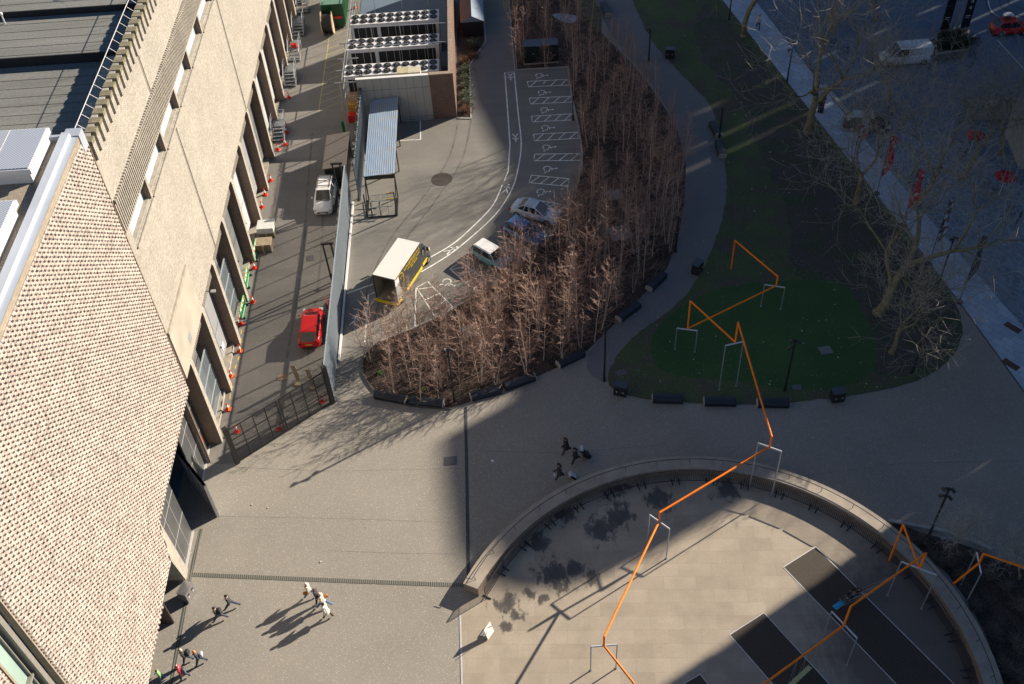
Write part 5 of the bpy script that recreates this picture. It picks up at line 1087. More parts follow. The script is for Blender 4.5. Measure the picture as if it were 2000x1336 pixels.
q.build('poster_patch', fr_, ip); MB().tube((0, 0, 2.0), (0, 0, 2.21), .315, n=16).build('red_band', M('pale_red_band', (.4, .12, .14), .5, .3, 12), ip)
pb = thing('brick_planter', 'square brick planter full of dark shrubs on the street island', 'planter', (0, 0, 0)); pp = [(v.x, v.y) for v in PX([(1822, 123), (1890, 113), (1888, 70), (1822, 80)])]
pb.location = (pp[0][0], pp[0][1], 0); c0 = (sum(p[0] for p in pp)/4, sum(p[1] for p in pp)/4)
MB().prism(pp, 0, .95).build('wall', brick_mat('grey_planter_brick', (.16, .15, .14), (.22, .2, .19), (.1, .1, .1), axes='xz'), pb, world=True)
MB().prism([(c0[0]+(x-c0[0])*1.02, c0[1]+(y-c0[1])*1.02) for x, y in pp], .95, 1.0).build('coping', m_cs, pb, world=True); MB().prism([(c0[0]+(x-c0[0])*.88, c0[1]+(y-c0[1])*.86) for x, y in pp], 1.0, 1.03).build('soil', m_mulch, pb, world=True)
MB().box((pp[0][0]+1.6, pp[0][1]-.02, .72), (.35, .03, .16), .03).build('blue_yellow_plate', M('blue_plate', (.05, .1, .3), .5), pb, world=True)
isl = ground('island', smooth([(v.x, v.y) for v in PX([(1815, 122), (1818, 148), (1850, 150), (1885, 138), (1904, 118), (1900, 98), (1888, 70), (1822, 80)])], 4, True), .02, m_road)
tag(MB().strip(smooth([(v.x, v.y) for v in PX([(1815, 122), (1818, 148), (1850, 150), (1885, 138), (1904, 118), (1900, 98), (1888, 80)])], 4), .14, .03).build('island_kerb', m_dkerb), kind='structure')
tt = thing('sign_totem', 'tall twin black totem with white vertical letters above the planter', 'sign', tuple(G(1862, 66)), .05)
for x, txt in ((-1.15, ''), (1.05, 'Bankside')):
    p_ = MB().bbox((x-.42, -.12, .6), (x+.42, .12, 9.5)).build('black_panel', M('totem_black', (.012, .014, .018), .4, .1), tt)
for x in (-.35, .2): MB().bbox((x-.09, -.06, 0), (x+.09, .06, 9.4)).build('steel_fin', m_galv, tt)
for i, ch in enumerate('Bankside'): text_mb(ch, .62, .01, m_wht, tt, (1.05-.17, -.135, 7.9-i*.72), (PI/2, 0, 0), 'letter')
for i, ch in enumerate('Nt 6'): text_mb(ch, .6, .01, m_wht, tt, (-1.3, -.135, 7.6-i*.9), (PI/2, 0, 0), 'letter')
for x in (-1.15, 1.05): MB().bbox((x-.3, -.13, 2.05), (x+.22, -.12, 2.12)).bbox((x-.3, -.13, 1.85), (x+.1, -.12, 1.9)).build('small_caption', m_wht, tt)
rp = thing('round_planter', 'round white planter with a dark shrub behind the red car', 'planter', tuple(G(1965, 45))); MB().tube((0, 0, 0), (0, 0, 1.0), .48, .6, 16).build('pot', m_wht, rp)
bo = MB().tube((0, 0, 0), (0, 0, 1.0), .11, .1, 8).ball((0, 0, 1.0), .1, 8, 4).build('bollard', m_be); bo.location = G(1824, 138); tag(bo, 'leaning pale bollard at the corner of the street island', 'bollard')
tag(MB().strip(PX([(1948, 78), (1975, 108), (2010, 145)]), .1, .0).strip(smooth(PX([(1930, 0), (1935, 20), (1955, 35), (2000, 50)]), 4), .15, .0).build('street_line', m_white), kind='structure')
tag(MB().strip(smooth(PX([(1925, -10), (1932, 20), (1955, 36), (2005, 50)]), 4), .2, .02).strip(smooth(PX([(1950, -10), (1955, 12), (1975, 24), (2005, 34)]), 4), .12, .02).strip(smooth(PX([(1966, -10), (1970, 6), (1985, 14), (2005, 20)]), 4), .12, .02).build('curved_steps', m_dkerb), kind='structure')
skp = thing('builders_skip', 'pale battered skip heaped with rubble behind the trees', 'skip', tuple(G(1935, 222)), -.1)
q = MB(); q.add([(-2, -1, .0), (2, -1, .0), (2, 1, .0), (-2, 1, .0), (-2.7, -1.2, 1.3), (2.7, -1.2, 1.3), (2.7, 1.2, 1.3), (-2.7, 1.2, 1.3)], [(0, 1, 5, 4), (1, 2, 6, 5), (2, 3, 7, 6), (3, 0, 4, 7), (3, 2, 1, 0)]); q.build('body', M('skip_grey', (.25, .26, .28), .7, .25, 2), skp); q = MB(); rr = random.Random(2)
for k in range(40): q.box((rr.uniform(-2.2, 2.2), rr.uniform(-.9, .9), 1.1+rr.uniform(0, .3)), (rr.uniform(.2, .6), rr.uniform(.2, .5), .2), rr.uniform(0, 3))
q.build('rubble', m_cs, skp)
for p, l, s_ in (((1905, 262), 'round red parasol half hidden by twigs, farther of two', 1.15), ((1965, 343), 'round red parasol half hidden by twigs, nearer of two', 1.25)):
    t = thing('parasol', l, 'parasol', tuple(G(*p, 2.2)-Vector((0, 0, 2.2)))); MB().tube((0, 0, 0), (0, 0, 2.3), .03).build('pole', m_wht, t); q = MB(); vs = [(0, 0, 2.45)]+[(s_*.8*math.cos(k*PI/4), s_*.8*math.sin(k*PI/4), 2.1) for k in range(8)]; q.add(vs, [(0, 1+k, 1+(k+1) % 8) for k in range(8)]+[(0, 1+(k+1) % 8, 1+k) for k in range(8)]); q.build('canopy', fr_, t)
def bike(px, rz, label):
    t = thing('bicycle', label, 'bicycle', tuple(G(*px)), rz, 'bicycles parked on the far pavement')
    for x in (-.52, .52):
        w_ = MB(); 
        for k in range(14): a0, a1 = k*PI/7, (k+1)*PI/7; w_.tube((x+.34*math.cos(a0), 0, .34+.34*math.sin(a0)), (x+.34*math.cos(a1), 0, .34+.34*math.sin(a1)), .025, n=3, caps=False)
        w_.build('wheel', m_trim, t)
    MB().tube((-.52, 0, .34), (-.15, 0, .85), .025).tube((-.15, 0, .85), (.4, 0, .85), .025).tube((.4, 0, .9), (.52, 0, .34), .025).tube((-.05, 0, .3), (.4, 0, .82), .025).tube((-.52, 0, .34), (-.05, 0, .3), .02).tube((-.2, 0, .95), (-.05, 0, .3), .02).build('frame', m_blk, t)
    MB().box((-.2, 0, .97), (.25, .13, .05)).build('saddle', m_blk, t); MB().tube((.38, -.28, 1.0), (.38, .28, 1.0), .018).build('handlebar', m_blk, t)
for i, (p, r_) in enumerate((((1922, 372), .3), ((1938, 385), .4), ((1968, 420), .2), ((1988, 432), .9), ((1880, 312), .8))): bike(p, r_, ['black bicycle leftmost of the group parked beyond the cobbles', 'black bicycle next to the leftmost beyond the cobbles', 'black bicycle in the middle beyond the cobbles', 'black bicycle nearest the right edge beyond the cobbles', 'black bicycle under the twigs farthest up the street'][i])
for i, p in enumerate(((1735, 224), (1742, 214), (1650, 108), (1627, 92))):
    bike(p, .5+i, ['dark bicycle beside the black car, nearer one', 'dark bicycle beside the black car, farther one', 'dark bicycle behind the leaning tree, right one', 'dark bicycle behind the leaning tree, left one'][i])
# ---------------------------------------------------------------- people
m_skin = M('skin', (.50, .28, .19), .6, .05); m_shoe = M('dark_shoe', (.03, .028, .026), .6, .1)
DG = None
def person(label, px, face, coat, trous, hair, h=1.78, stride=.35, arms=(-.25, .3), coatlen=.86, hairlen=0, bulk=1.0, cat='person', sit=False, z=0.0, shoe=None, hat=None, lean=.04, hood=False, loc=None):
    k = h/1.74; c_ = loc if loc else G(*px, z); rz = face-PI/2
    t = thing('person', label, cat, (c_.x, c_.y, z), rz)
    V = []; Eg = []; Rd = []; seg = []
    def v(p, r_, s_): V.append((p[0]*k, p[1]*k, p[2]*k)); Rd.append(r_*k*(1.45 if s_ == 0 else 1.35 if s_ == 1 else 1.15)); seg.append(s_); return len(V)-1
    dz = -.45 if sit else 0
    pel = v((0, 0, .96+dz), .135*bulk, 0); sp_ = v((0, lean*.6, 1.16+dz), .125*bulk, 0); ch = v((0, lean, 1.34+dz), .14*bulk, 0); nk = v((0, lean*1.2, 1.49+dz), .055, 3); hd = v((0, lean*1.5+.015, 1.60+dz), .088, 3); ht_ = v((0, lean*1.5+.01, 1.68+dz), .075, 3)
    Eg += [(pel, sp_), (sp_, ch), (ch, nk), (nk, hd), (hd, ht_)]; hands = []
    for s_, sw in ((-1, arms[0]), (1, arms[1])):
        sh_ = v((s_*.17, lean, 1.42+dz), .062*bulk, 0); el = v((s_*.24, lean+.26*math.sin(sw), 1.42-.27*math.cos(sw)+dz), .052*bulk, 0)
        b2 = sw+.35; wr = v((s_*.23, lean+.26*math.sin(sw)+.23*math.sin(b2), 1.42-.27*math.cos(sw)-.23*math.cos(b2)+dz), .038*bulk, 0)
        hp = (s_*.225, lean+.26*math.sin(sw)+.29*math.sin(b2), 1.42-.27*math.cos(sw)-.29*math.cos(b2)+dz); ha = v(hp, .032, 4); Eg += [(ch, sh_), (sh_, el), (el, wr), (wr, ha)]; hands.append((Vector(hp), b2, s_))
    for s_, sw in ((-1, stride), (1, -stride)):
        if sit: hp_ = v((s_*.1, .04, .93+dz), .09, 1); kn = v((s_*.1, .45, .93+dz), .062, 1); an = v((s_*.1, .5, .93+dz-.42), .042, 1); to = v((s_*.1, .63, .93+dz-.46), .035, 2)
        else:
            kb_ = sw-(.25 if sw < 0 else .08); hp_ = v((s_*.09, 0, .92), .09, 1); kn = v((s_*.095, .44*math.sin(sw), .92-.44*math.cos(sw)), .062, 1); an = v((s_*.095, .44*math.sin(sw)+.42*math.sin(kb_), .92-.44*math.cos(sw)-.42*math.cos(kb_)), .042, 1); to = v((s_*.1, V[an][1]/k+.15, max(.03, V[an][2]/k-.05)), .034, 2)
        Eg += [(pel, hp_), (hp_, kn), (kn, an), (an, to)]
    zmin = 0 if sit else min(p[2]-r_ for p, r_ in zip(V, Rd)); V[:] = [(a, b, c-zmin) for a, b, c in V]
    me = bpy.data.meshes.new('p'); me.from_pydata(V, Eg, []); ob = bpy.data.objects.new('p', me); COL.objects.link(ob)
    sk = ob.modifiers.new('s', 'SKIN'); sk.use_smooth_shade = True; ob.modifiers.new('u', 'SUBSURF').levels = 1
    for i, d in enumerate(me.skin_vertices[0].data): d.radius = (Rd[i], Rd[i]*(.8 if seg[i] == 0 and i < 3 else 1)); d.use_root = (i == 0)
    dg = bpy.context.evaluated_depsgraph_get(); m2 = bpy.data.meshes.new_from_object(ob.evaluated_get(dg)); bpy.data.objects.remove(ob)
    mb = MB(); mb.v = [tuple(x.co) for x in m2.vertices]; mb.f = [tuple(p.vertices) for p in m2.polygons]; mm = []
    Vv = [Vector(p) for p in V]
    def near(p):
        b = 9; s_ = 0
        for i, j in Eg:
            a_, d = Vv[i], Vv[j]-Vv[i]; tt_ = max(0, min(1, (p-a_).dot(d)/max(1e-6, d.length_squared))); q_ = (a_+d*tt_-p).length-(Rd[i]*(1-tt_)+Rd[j]*tt_)*.5
            if q_ < b: b = q_; s_ = max(seg[i], seg[j]) if tt_ > .4 else seg[i]
        return s_
    for p in m2.polygons:
        s_ = near(p.center); zc = p.center.z/k
        if s_ == 1 and zc > coatlen+(dz if sit else 0): s_ = 0
        mm.append({0: 0, 1: 1, 2: 2, 3: 3, 4: 3}[s_])
    mb.m = mm
    # coat skirt, fingers, nose, eyes
    mb.k = 3
    for hp, b2, s_ in hands:
        hp = hp*k-Vector((0, 0, zmin)); d = Vector((0, math.sin(b2), -math.cos(b2)))
        for f_ in range(4): o_ = Vector((0, (f_-1.5)*.017*math.cos(b2), (f_-1.5)*.017*math.sin(b2)))*k; q_ = hp+o_+d*.04; mb.path([q_, q_+d*.035*(1.1 if f_ in (1, 2) else .9), q_+d*.06*(1.1 if f_ in (1, 2) else .85)+Vector((-s_*.018, 0, 0))], [.009, .008, .006], 4)
        o_ = Vector((0, .035*math.cos(b2), .035*math.sin(b2))); mb.path([hp+o_*.6, hp+o_*1.2+d*.03, hp+o_*1.2+d*.05+Vector((-s_*.01, 0, 0))], [.01, .009, .007], 4)
    H_ = Vv[hd]; mb.ball(H_+Vector((0, .094*k, .0)), .016*k, 6, 4, (.8, 1.1, 1.3))
    for s_ in (-1, 1): mb.ball(H_+Vector((s_*.086*k, 0, 0)), .02*k, 6, 4, (.5, .8, 1.3))
    mb.k = 4
    for s_ in (-1, 1): mb.ball(H_+Vector((s_*.03*k, .083*k, .025*k)), .009*k, 5, 4)
    body = mb.build('body', [coat, trous, shoe or m_shoe, m_skin, m_trim], t, smooth=True)
    if coatlen < .8:
        q = MB(); n_ = 12; vs = []
        for zz, rr_ in ((1.1, .15), (.9, .19), (coatlen, .24)): vs += [(rr_*bulk*math.cos(a*PI/6)*k, rr_*bulk*.8*math.sin(a*PI/6)*k, zz*k) for a in range(12)]
        q.add(vs, [(j*12+i, j*12+(i+1) % 12, (j+1)*12+(i+1) % 12, (j+1)*12+i) for j in range(2) for i in range(12)]); q.build('coat_skirt', coat, t, smooth=True)
    hm = MB(); hm.ball(H_+Vector((0, -.015*k, .035*k)), .105*k, 10, 6, (.95, 1.02, 1.0))
    if hairlen: hm.ball(H_+Vector((0, -.075*k, -.08*k)), .1*k, 8, 5, (1.0, .65, 1.0+hairlen*2))
    hm.build('hood' if hood else ('hat' if hat else 'hair'), hair, t, smooth=True)
    if hat: MB().ball(H_+Vector((0, -.02*k, .16*k)), .05*k, 8, 5).build('pompom', hat, t); MB().tube(H_+Vector((0, -.01, .0)), H_+Vector((0, -.01, .045)), .108*k, n=12, caps=False).build('hat_band', hat, t)
    return t
cl = lambda n_, c_: M(n_, c_, .8, .12, 12)
c_blk, c_navy, c_cream, c_fur, c_brown = cl('coat_black', (.02, .02, .024)), cl('coat_navy', (.03, .035, .08)), cl('coat_cream', (.58, .52, .44)), cl('coat_fur_white', (.62, .58, .52)), cl('coat_olive_brown', (.045, .04, .035))
c_char, c_green, c_redj, c_jean, c_jdk, c_tan = cl('jacket_charcoal', (.045, .05, .06)), cl('jacket_green', (.20, .42, .16)), cl('jacket_red', (.38, .02, .04)), cl('jeans_blue', (.07, .16, .34)), cl('jeans_dark', (.04, .055, .09)), cl('scarf_tan', (.45, .30, .18))
h_br, h_bl, h_dk, h_gi, h_gr, h_au = cl('hair_brown', (.12, .06, .03)), cl('hair_blonde', (.55, .42, .26)), cl('hair_black', (.015, .013, .012)), cl('hair_ginger', (.50, .24, .07)), cl('hair_grey', (.50, .42, .36)), cl('hair_auburn', (.09, .03, .02))
m_shw = cl('white_trainer', (.6, .6, .6)); m_bag = cl('bag_tan_leather', (.45, .17, .03)); m_bagk = cl('bag_black', (.02, .02, .024))
W_ = PI  # walking left
person('person in a white hooded coat and jeans, uppermost of the four walking together', (608, 1166), W_-.1, c_cream, c_jean, c_fur, stride=.5, hood=True, coatlen=.8, shoe=m_shw, hairlen=.1)
person('person with long brown hair in a navy jacket, second of the four walking together', (624, 1178), W_-.1, c_navy, c_blk, h_br, stride=.2, hairlen=.3)
person('blonde person in long cream coat and jeans striding, third of the four walkers', (634, 1185), W_-.1, c_cream, c_jean, h_bl, stride=.55, coatlen=.72, hairlen=.3, shoe=m_shw)
person('dark haired person in pale fur coat and brown boots, lowest of the four walkers', (641, 1206), W_-.2, c_fur, cl('boots_brown', (.09, .04, .02)), h_dk, stride=.3, coatlen=.65, bulk=1.15)
person('person in a black coat with hood down, right of the two striding past the bin', (454, 1188), W_+.1, c_char, c_jdk, h_dk, stride=.6, coatlen=.8)
person('person in a black jacket with a backpack, left of the two striding past the bin', (431, 1212), W_+.1, c_char, c_jdk, h_dk, stride=.55)
person('grey haired person in a dark jacket in the group at the bottom left', (368, 1294), W_+.2, c_char, c_jdk, h_gr, stride=.35, bulk=1.1)
person('person with long ginger hair and navy jacket at the bottom left', (394, 1297), W_+.25, c_navy, c_jdk, h_gi, stride=.4, hairlen=.45)
person('person in red jacket and red and white bobble hat at the bottom left', (362, 1326), W_+.2, c_redj, c_jdk, cl('hat_red', (.42, .02, .05)), stride=.3, hat=cl('hat_white', (.7, .68, .62)), bulk=1.05)
person('small person in a light green jacket beside the brown door at the bottom left', (318, 1328), W_+.4, c_green, c_jean, h_br, h=1.35, stride=.3)
person('person with auburn hair and tan scarf leading the trio with suitcases', (1106, 884), W_+.35, c_blk, c_blk, h_au, stride=.4, coatlen=.6, bulk=1.25, hairlen=.1, arms=(.9, -.7))
person('person all in black pulling a black suitcase, middle of the trio with suitcases', (1124, 903), W_+.4, c_blk, c_blk, h_dk, stride=.45, coatlen=.7, bulk=1.1, arms=(.3, -.8), shoe=m_shw)
person('person in a long olive brown coat pulling a white suitcase beside the curved wall', (1093, 934), W_+.1, c_brown, c_blk, h_dk, stride=.3, coatlen=.5, arms=(1.0, -.6))
person('distant walker in a white jacket and dark trousers on the stone pavement', (1480, 57), -PI/2, c_fur, c_blk, h_dk, stride=.3)
tag(MB().tube((0, 0, 0), (0, -.0, .001), .001).build('x', m_trim)) and bpy.data.objects.remove(bpy.data.objects['x'])
def bag(name, label, cat, loc, dims, mt, rz=0, strap=True, strapm=None):
    t = thing(name, label, cat, loc, rz); MB().cbox((0, 0, 0), dims, min(dims)*.25).build('body', mt, t)
    if strap: MB().path([(-dims[0]*.35, 0, dims[2]), (-dims[0]*.2, 0, dims[2]+.12), (dims[0]*.2, 0, dims[2]+.12), (dims[0]*.35, 0, dims[2])], .012, 4).build('strap', strapm or mt, t)
g_ = G(608, 1166); bag('shoulder_bag', 'tan leather bag carried by the uppermost of the four walkers', 'bag', (g_.x-.16, g_.y-.25, .82), (.34, .14, .24), m_bag, .2)
g_ = G(634, 1185); bag('shoulder_bag', 'orange bag at the hip of the blonde walker in the cream coat', 'bag', (g_.x+.24, g_.y+.18, .92), (.22, .16, .2), m_bag, .4)
g_ = G(431, 1212); bag('backpack', 'dark backpack worn by the left of the two striding past the bin', 'backpack', (g_.x+.2, g_.y, 1.02), (.2, .3, .42), m_bagk)
g_ = G(368, 1294); bag('backpack', 'black backpack worn by the grey haired person', 'backpack', (g_.x+.24, g_.y+.05, 1.0), (.2, .32, .42), m_bagk)
g_ = G(394, 1297); bag('shoulder_bag', 'pale bag behind the ginger haired person', 'bag', (g_.x+.26, g_.y+.08, 1.0), (.12, .26, .3), cl('bag_pale', (.5, .5, .55)))
g_ = G(362, 1326); bag('backpack', 'grey backpack worn over the red jacket', 'backpack', (g_.x+.22, g_.y, 1.0), (.2, .3, .42), cl('bag_grey', (.09, .10, .11)))
def suitcase(px, label, mt, rz, s_=1.0):
    t = thing('suitcase', label, 'suitcase', tuple(G(*px)), rz); tl = Matrix.Rotation(R(-38), 3, 'Y')
    MB().box((0, 0, .32*s_), (.26*s_, .45*s_, .66*s_), tilt=tl).build('shell', mt, t); MB().box((.03, 0, .30*s_), (.20*s_, .47*s_, .6*s_), tilt=tl).build('zip_band', m_trim, t)
    q = MB(); 
    for y in (-.12, .12): q.tube((-.2*s_, y*s_, .55*s_), (-.62*s_, y*s_, .98*s_), .014, n=4)
    q.tube((-.62*s_, -.12*s_, .98*s_), (-.62*s_, .12*s_, .98*s_), .02, n=5); q.build('handle', m_galv, t)
    for y in (-.18, .18): MB().tube((.22*s_, (y-.02)*s_, .05), (.22*s_, (y+.02)*s_, .05), .05, n=8).build('wheel', m_tyre, t)
suitcase((1118, 934), 'white hard suitcase trailing behind the person in the olive coat', cl('case_white', (.55, .58, .62)), .1, .95)
suitcase((1144, 893), 'large black suitcase with a pale bundle strapped on, pulled by the middle walker', m_bagk, .4, 1.15)
g_ = G(1137, 884); o = MB().cbox((0, 0, 0), (.2, .5, .12), .04).build('strapped_bundle', cl('bundle_white', (.55, .58, .65))); o.location = (g_.x-.05, g_.y-.2, .72); tag(o, 'pale bundle strapped on the large black suitcase', 'bundle')
g_ = G(1084, 926); o = MB().box((0, 0, 0), (.12, .22, .02)).build('paper_map', cl('paper', (.65, .66, .68))); o.location = (g_.x-.1, g_.y-1.1, 1.38); o.rotation_euler = (.2, .5, 0); tag(o, 'small white paper held out by the person in the olive coat', 'paper')
sb_ = bdir.normalized(); nrm = Vector((-sb_.y, sb_.x, 0))
for k, (o_, l, ht2, hr) in enumerate(((-.05, 'leftmost', c_char, h_dk), (.45, 'middle', c_blk, cl('hair_brown_light', (.25, .13, .07))), (.95, 'rightmost', c_blk, h_br))):
    lc = Vector((swc.x, swc.y, 0))-nrm*.12+Vector((sb_.x, sb_.y, 0))*o_
    person('person sitting on the blue swing seat in dark clothes, %s of three' % l, None, math.atan2(nrm.y, nrm.x), ht2, c_jdk, hr, h=1.6, sit=True, z=.2, loc=lc, arms=(.5, .6), lean=-.02)
# ---------------------------------------------------------------- trees
def mat_bark(name, c1, c2, band=0, rough=.85):
    mt, n, b = _nodes(name); p = _pos(n, (3, 3, 9 if band else 2), True); f = _noise(n, p, 1.2, 5, .7)
    n.links.new(_ramp(n, f, [(.38, c1), (.58, c2)]), b.inputs['Base Color']); b.inputs['Roughness'].default_value = rough; b.inputs['Specular IOR Level'].default_value = .2; return mt
m_bt1 = mat_bark('birch_bark', (.22, .16, .13), (.62, .53, .46), 1); m_tw = M('birch_twig', (.31, .20, .16), .8, .35, 3); m_pl = mat_bark('plane_bark', (.14, .12, .075), (.27, .235, .14)); m_plt = M('plane_twig', (.29, .265, .225), .8, .3, 2)
def inpoly(x, y, P):
    c = False; j = len(P)-1
    for i in range(len(P)):
        if (P[i][1] > y) != (P[j][1] > y) and x < (P[j][0]-P[i][0])*(y-P[i][1])/(P[j][1]-P[i][1])+P[i][0]: c = not c
        j = i
    return c
def birch(seed, H, stems):
    rr = random.Random(seed); t = thing('birch_tree', 'x', 'birch tree', (0, 0, 0), 0, 'bare birches packed in the planting bed'); tk = MB(); tw = MB()
    for s_ in range(stems):
        az = rr.uniform(0, 6.3)+s_*2.2; ln = rr.uniform(.04, .16) if stems > 1 else rr.uniform(0, .05); h = H*rr.uniform(.8, 1.0); p = Vector((math.cos(az)*.1*(stems > 1), math.sin(az)*.1*(stems > 1), 0)); pts = [p]; N = 8
        for i in range(N):
            a = ln*(1-i/N*.8); p = p+Vector((math.cos(az)*a+rr.uniform(-.05, .05), math.sin(az)*a+rr.uniform(-.05, .05), 1)).normalized()*h/N; pts.append(p)
        r0 = rr.uniform(.035, .052); tk.path(pts, [r0*(1-.86*i/N) for i in range(N+1)], 5)
        nb = int(24/(stems**.4))
        for k in range(nb):
            f = .13+.85*(k+rr.random())/nb; i = min(N-1, int(f*N)); q = pts[i]+(pts[i+1]-pts[i])*(f*N-i); a = k*2.4+rr.uniform(-.5, .5); L_ = (.55+1.25*(1-f)**.8)*rr.uniform(.7, 1.25)*(H/7)
            d = Vector((math.cos(a), math.sin(a), rr.uniform(.1, .9))).normalized(); bp_ = [q]; dd = d
            for m_ in range(3): dd = (dd+Vector((rr.uniform(-.2, .2), rr.uniform(-.2, .2), rr.uniform(0, .25)))).normalized(); bp_.append(bp_[-1]+dd*L_/3)
            tw.path(bp_, [.014, .012, .009, .006], 3)
            for m_ in range(5):
                g = rr.uniform(.15, 1)*3; j = min(2, int(g)); w_ = bp_[j]+(bp_[j+1]-bp_[j])*(g-j); dv = (dd+Vector((rr.uniform(-.9, .9), rr.uniform(-.9, .9), rr.uniform(-.3, .6)))).normalized(); l2 = L_*rr.uniform(.35, .65)
                md = w_+dv*l2*.5; tw.path([w_, md, md+(dv+Vector((rr.uniform(-.3, .3), rr.uniform(-.3, .3), .15))).normalized()*l2*.5], [.009, .007, .004], 3)
                if rr.random() < .45:
                    dv2 = (dv+Vector((rr.uniform(-.9, .9), rr.uniform(-.9, .9), rr.uniform(-.2, .6)))).normalized(); tw.path([md, md+dv2*l2*.45], [.007, .004], 3)
    tk.build('trunk', m_bt1, t); tw.build('crown', m_tw, t); freeze(t); return t
protos = [birch(11, 6.4, 1), birch(12, 6.8, 2), birch(13, 5.4, 3), birch(14, 7.0, 1), birch(15, 6.2, 2), birch(16, 5.8, 3), birch(17, 4.6, 2), birch(18, 6.6, 1), birch(19, 5.0, 2)]
used = set(); rr = random.Random(21); pts = []
fixed = [(764, 749), (812, 742), (938, 748), (1128, 643), (1257, 545), (1236, 573), (1205, 601), (1032, 712), (960, 722), (700, 655+40), (760, 690), (1049, 28), (1018, 108), (1072, 95), (1120, 130), (1151, 205), (1155, 275)]
pts = [(G(*p).x, G(*p).y) for p in fixed if inpoly(G(*p).x, G(*p).y, BEDW)]
xs = [p[0] for p in BEDW]; ys = [p[1] for p in BEDW]; tries = 0
while len(pts) < 292 and tries < 60000:
    tries += 1; x, y = rr.uniform(min(xs), max(xs)), rr.uniform(min(ys), min(max(ys), 128))
    if not inpoly(x, y, BEDW) or (3 < x < 7.4 and 98 < y < 101.5): continue
    lim = .95 if y < 72 else 1.12
    if min((abs(x-a)+abs(y-b)) if False else math.hypot(x-a, y-b) for a, b in pts) < lim: continue
    pts.append((x, y))
def zone(x, y):
    if y < 57: return 'at the sunlit tip of the bed by the paired benches'
    if x < -3 and y < 64: return 'in the sunlit corner behind the truck'
    if x < 1 and y < 66: return 'in the sunlit thicket below the aqua car'
    if x < 6 and y < 72: return 'between the blue car and the benches'
    if x < 9 and y < 66: return 'by the two benches along the path'
    if y < 72: return 'in the shaded thicket above the benches'
    if y < 84: return 'against the lower disabled bays' if x < 11 else 'in the dark grove left of the path lamp'
    if y < 97: return 'against the upper disabled bays' if x < 12 else 'in the dark grove below the far bin'
    return 'behind the pair of dark cabinets' if x < 8 else 'at the far end of the bed'
for i, (x, y) in enumerate(pts):
    p_ = rr.choice(protos) if i >= 5 else protos[(i*2+1) % 9]; s_ = rr.uniform(.68, .92); lab = 'thin bare birch tree '+zone(x, y)
    s_ *= (1.2 if y < 71 else 1.0)*(1 if rr.random() < .8 else .75)
    if p_.name not in used: used.add(p_.name); p_.location = (x, y, 0); p_['label'] = lab; p_.rotation_euler = (0, 0, rr.uniform(0, 6.3)); p_.scale = (s_, s_, s_)
    else: d_ = dup(p_, (x, y, 0), rr.uniform(0, 6.3), lab, scale=(s_*1.12, s_*1.12, s_*rr.uniform(.92, 1.08))); d_.rotation_euler[0] = rr.uniform(-.09, .09); d_.rotation_euler[1] = rr.uniform(-.09, .09)
for p_ in protos:
    if p_.name not in used: p_.location = (0, 60, 0); p_['label'] = 'thin bare birch tree in the sunlit thicket below the aqua car'
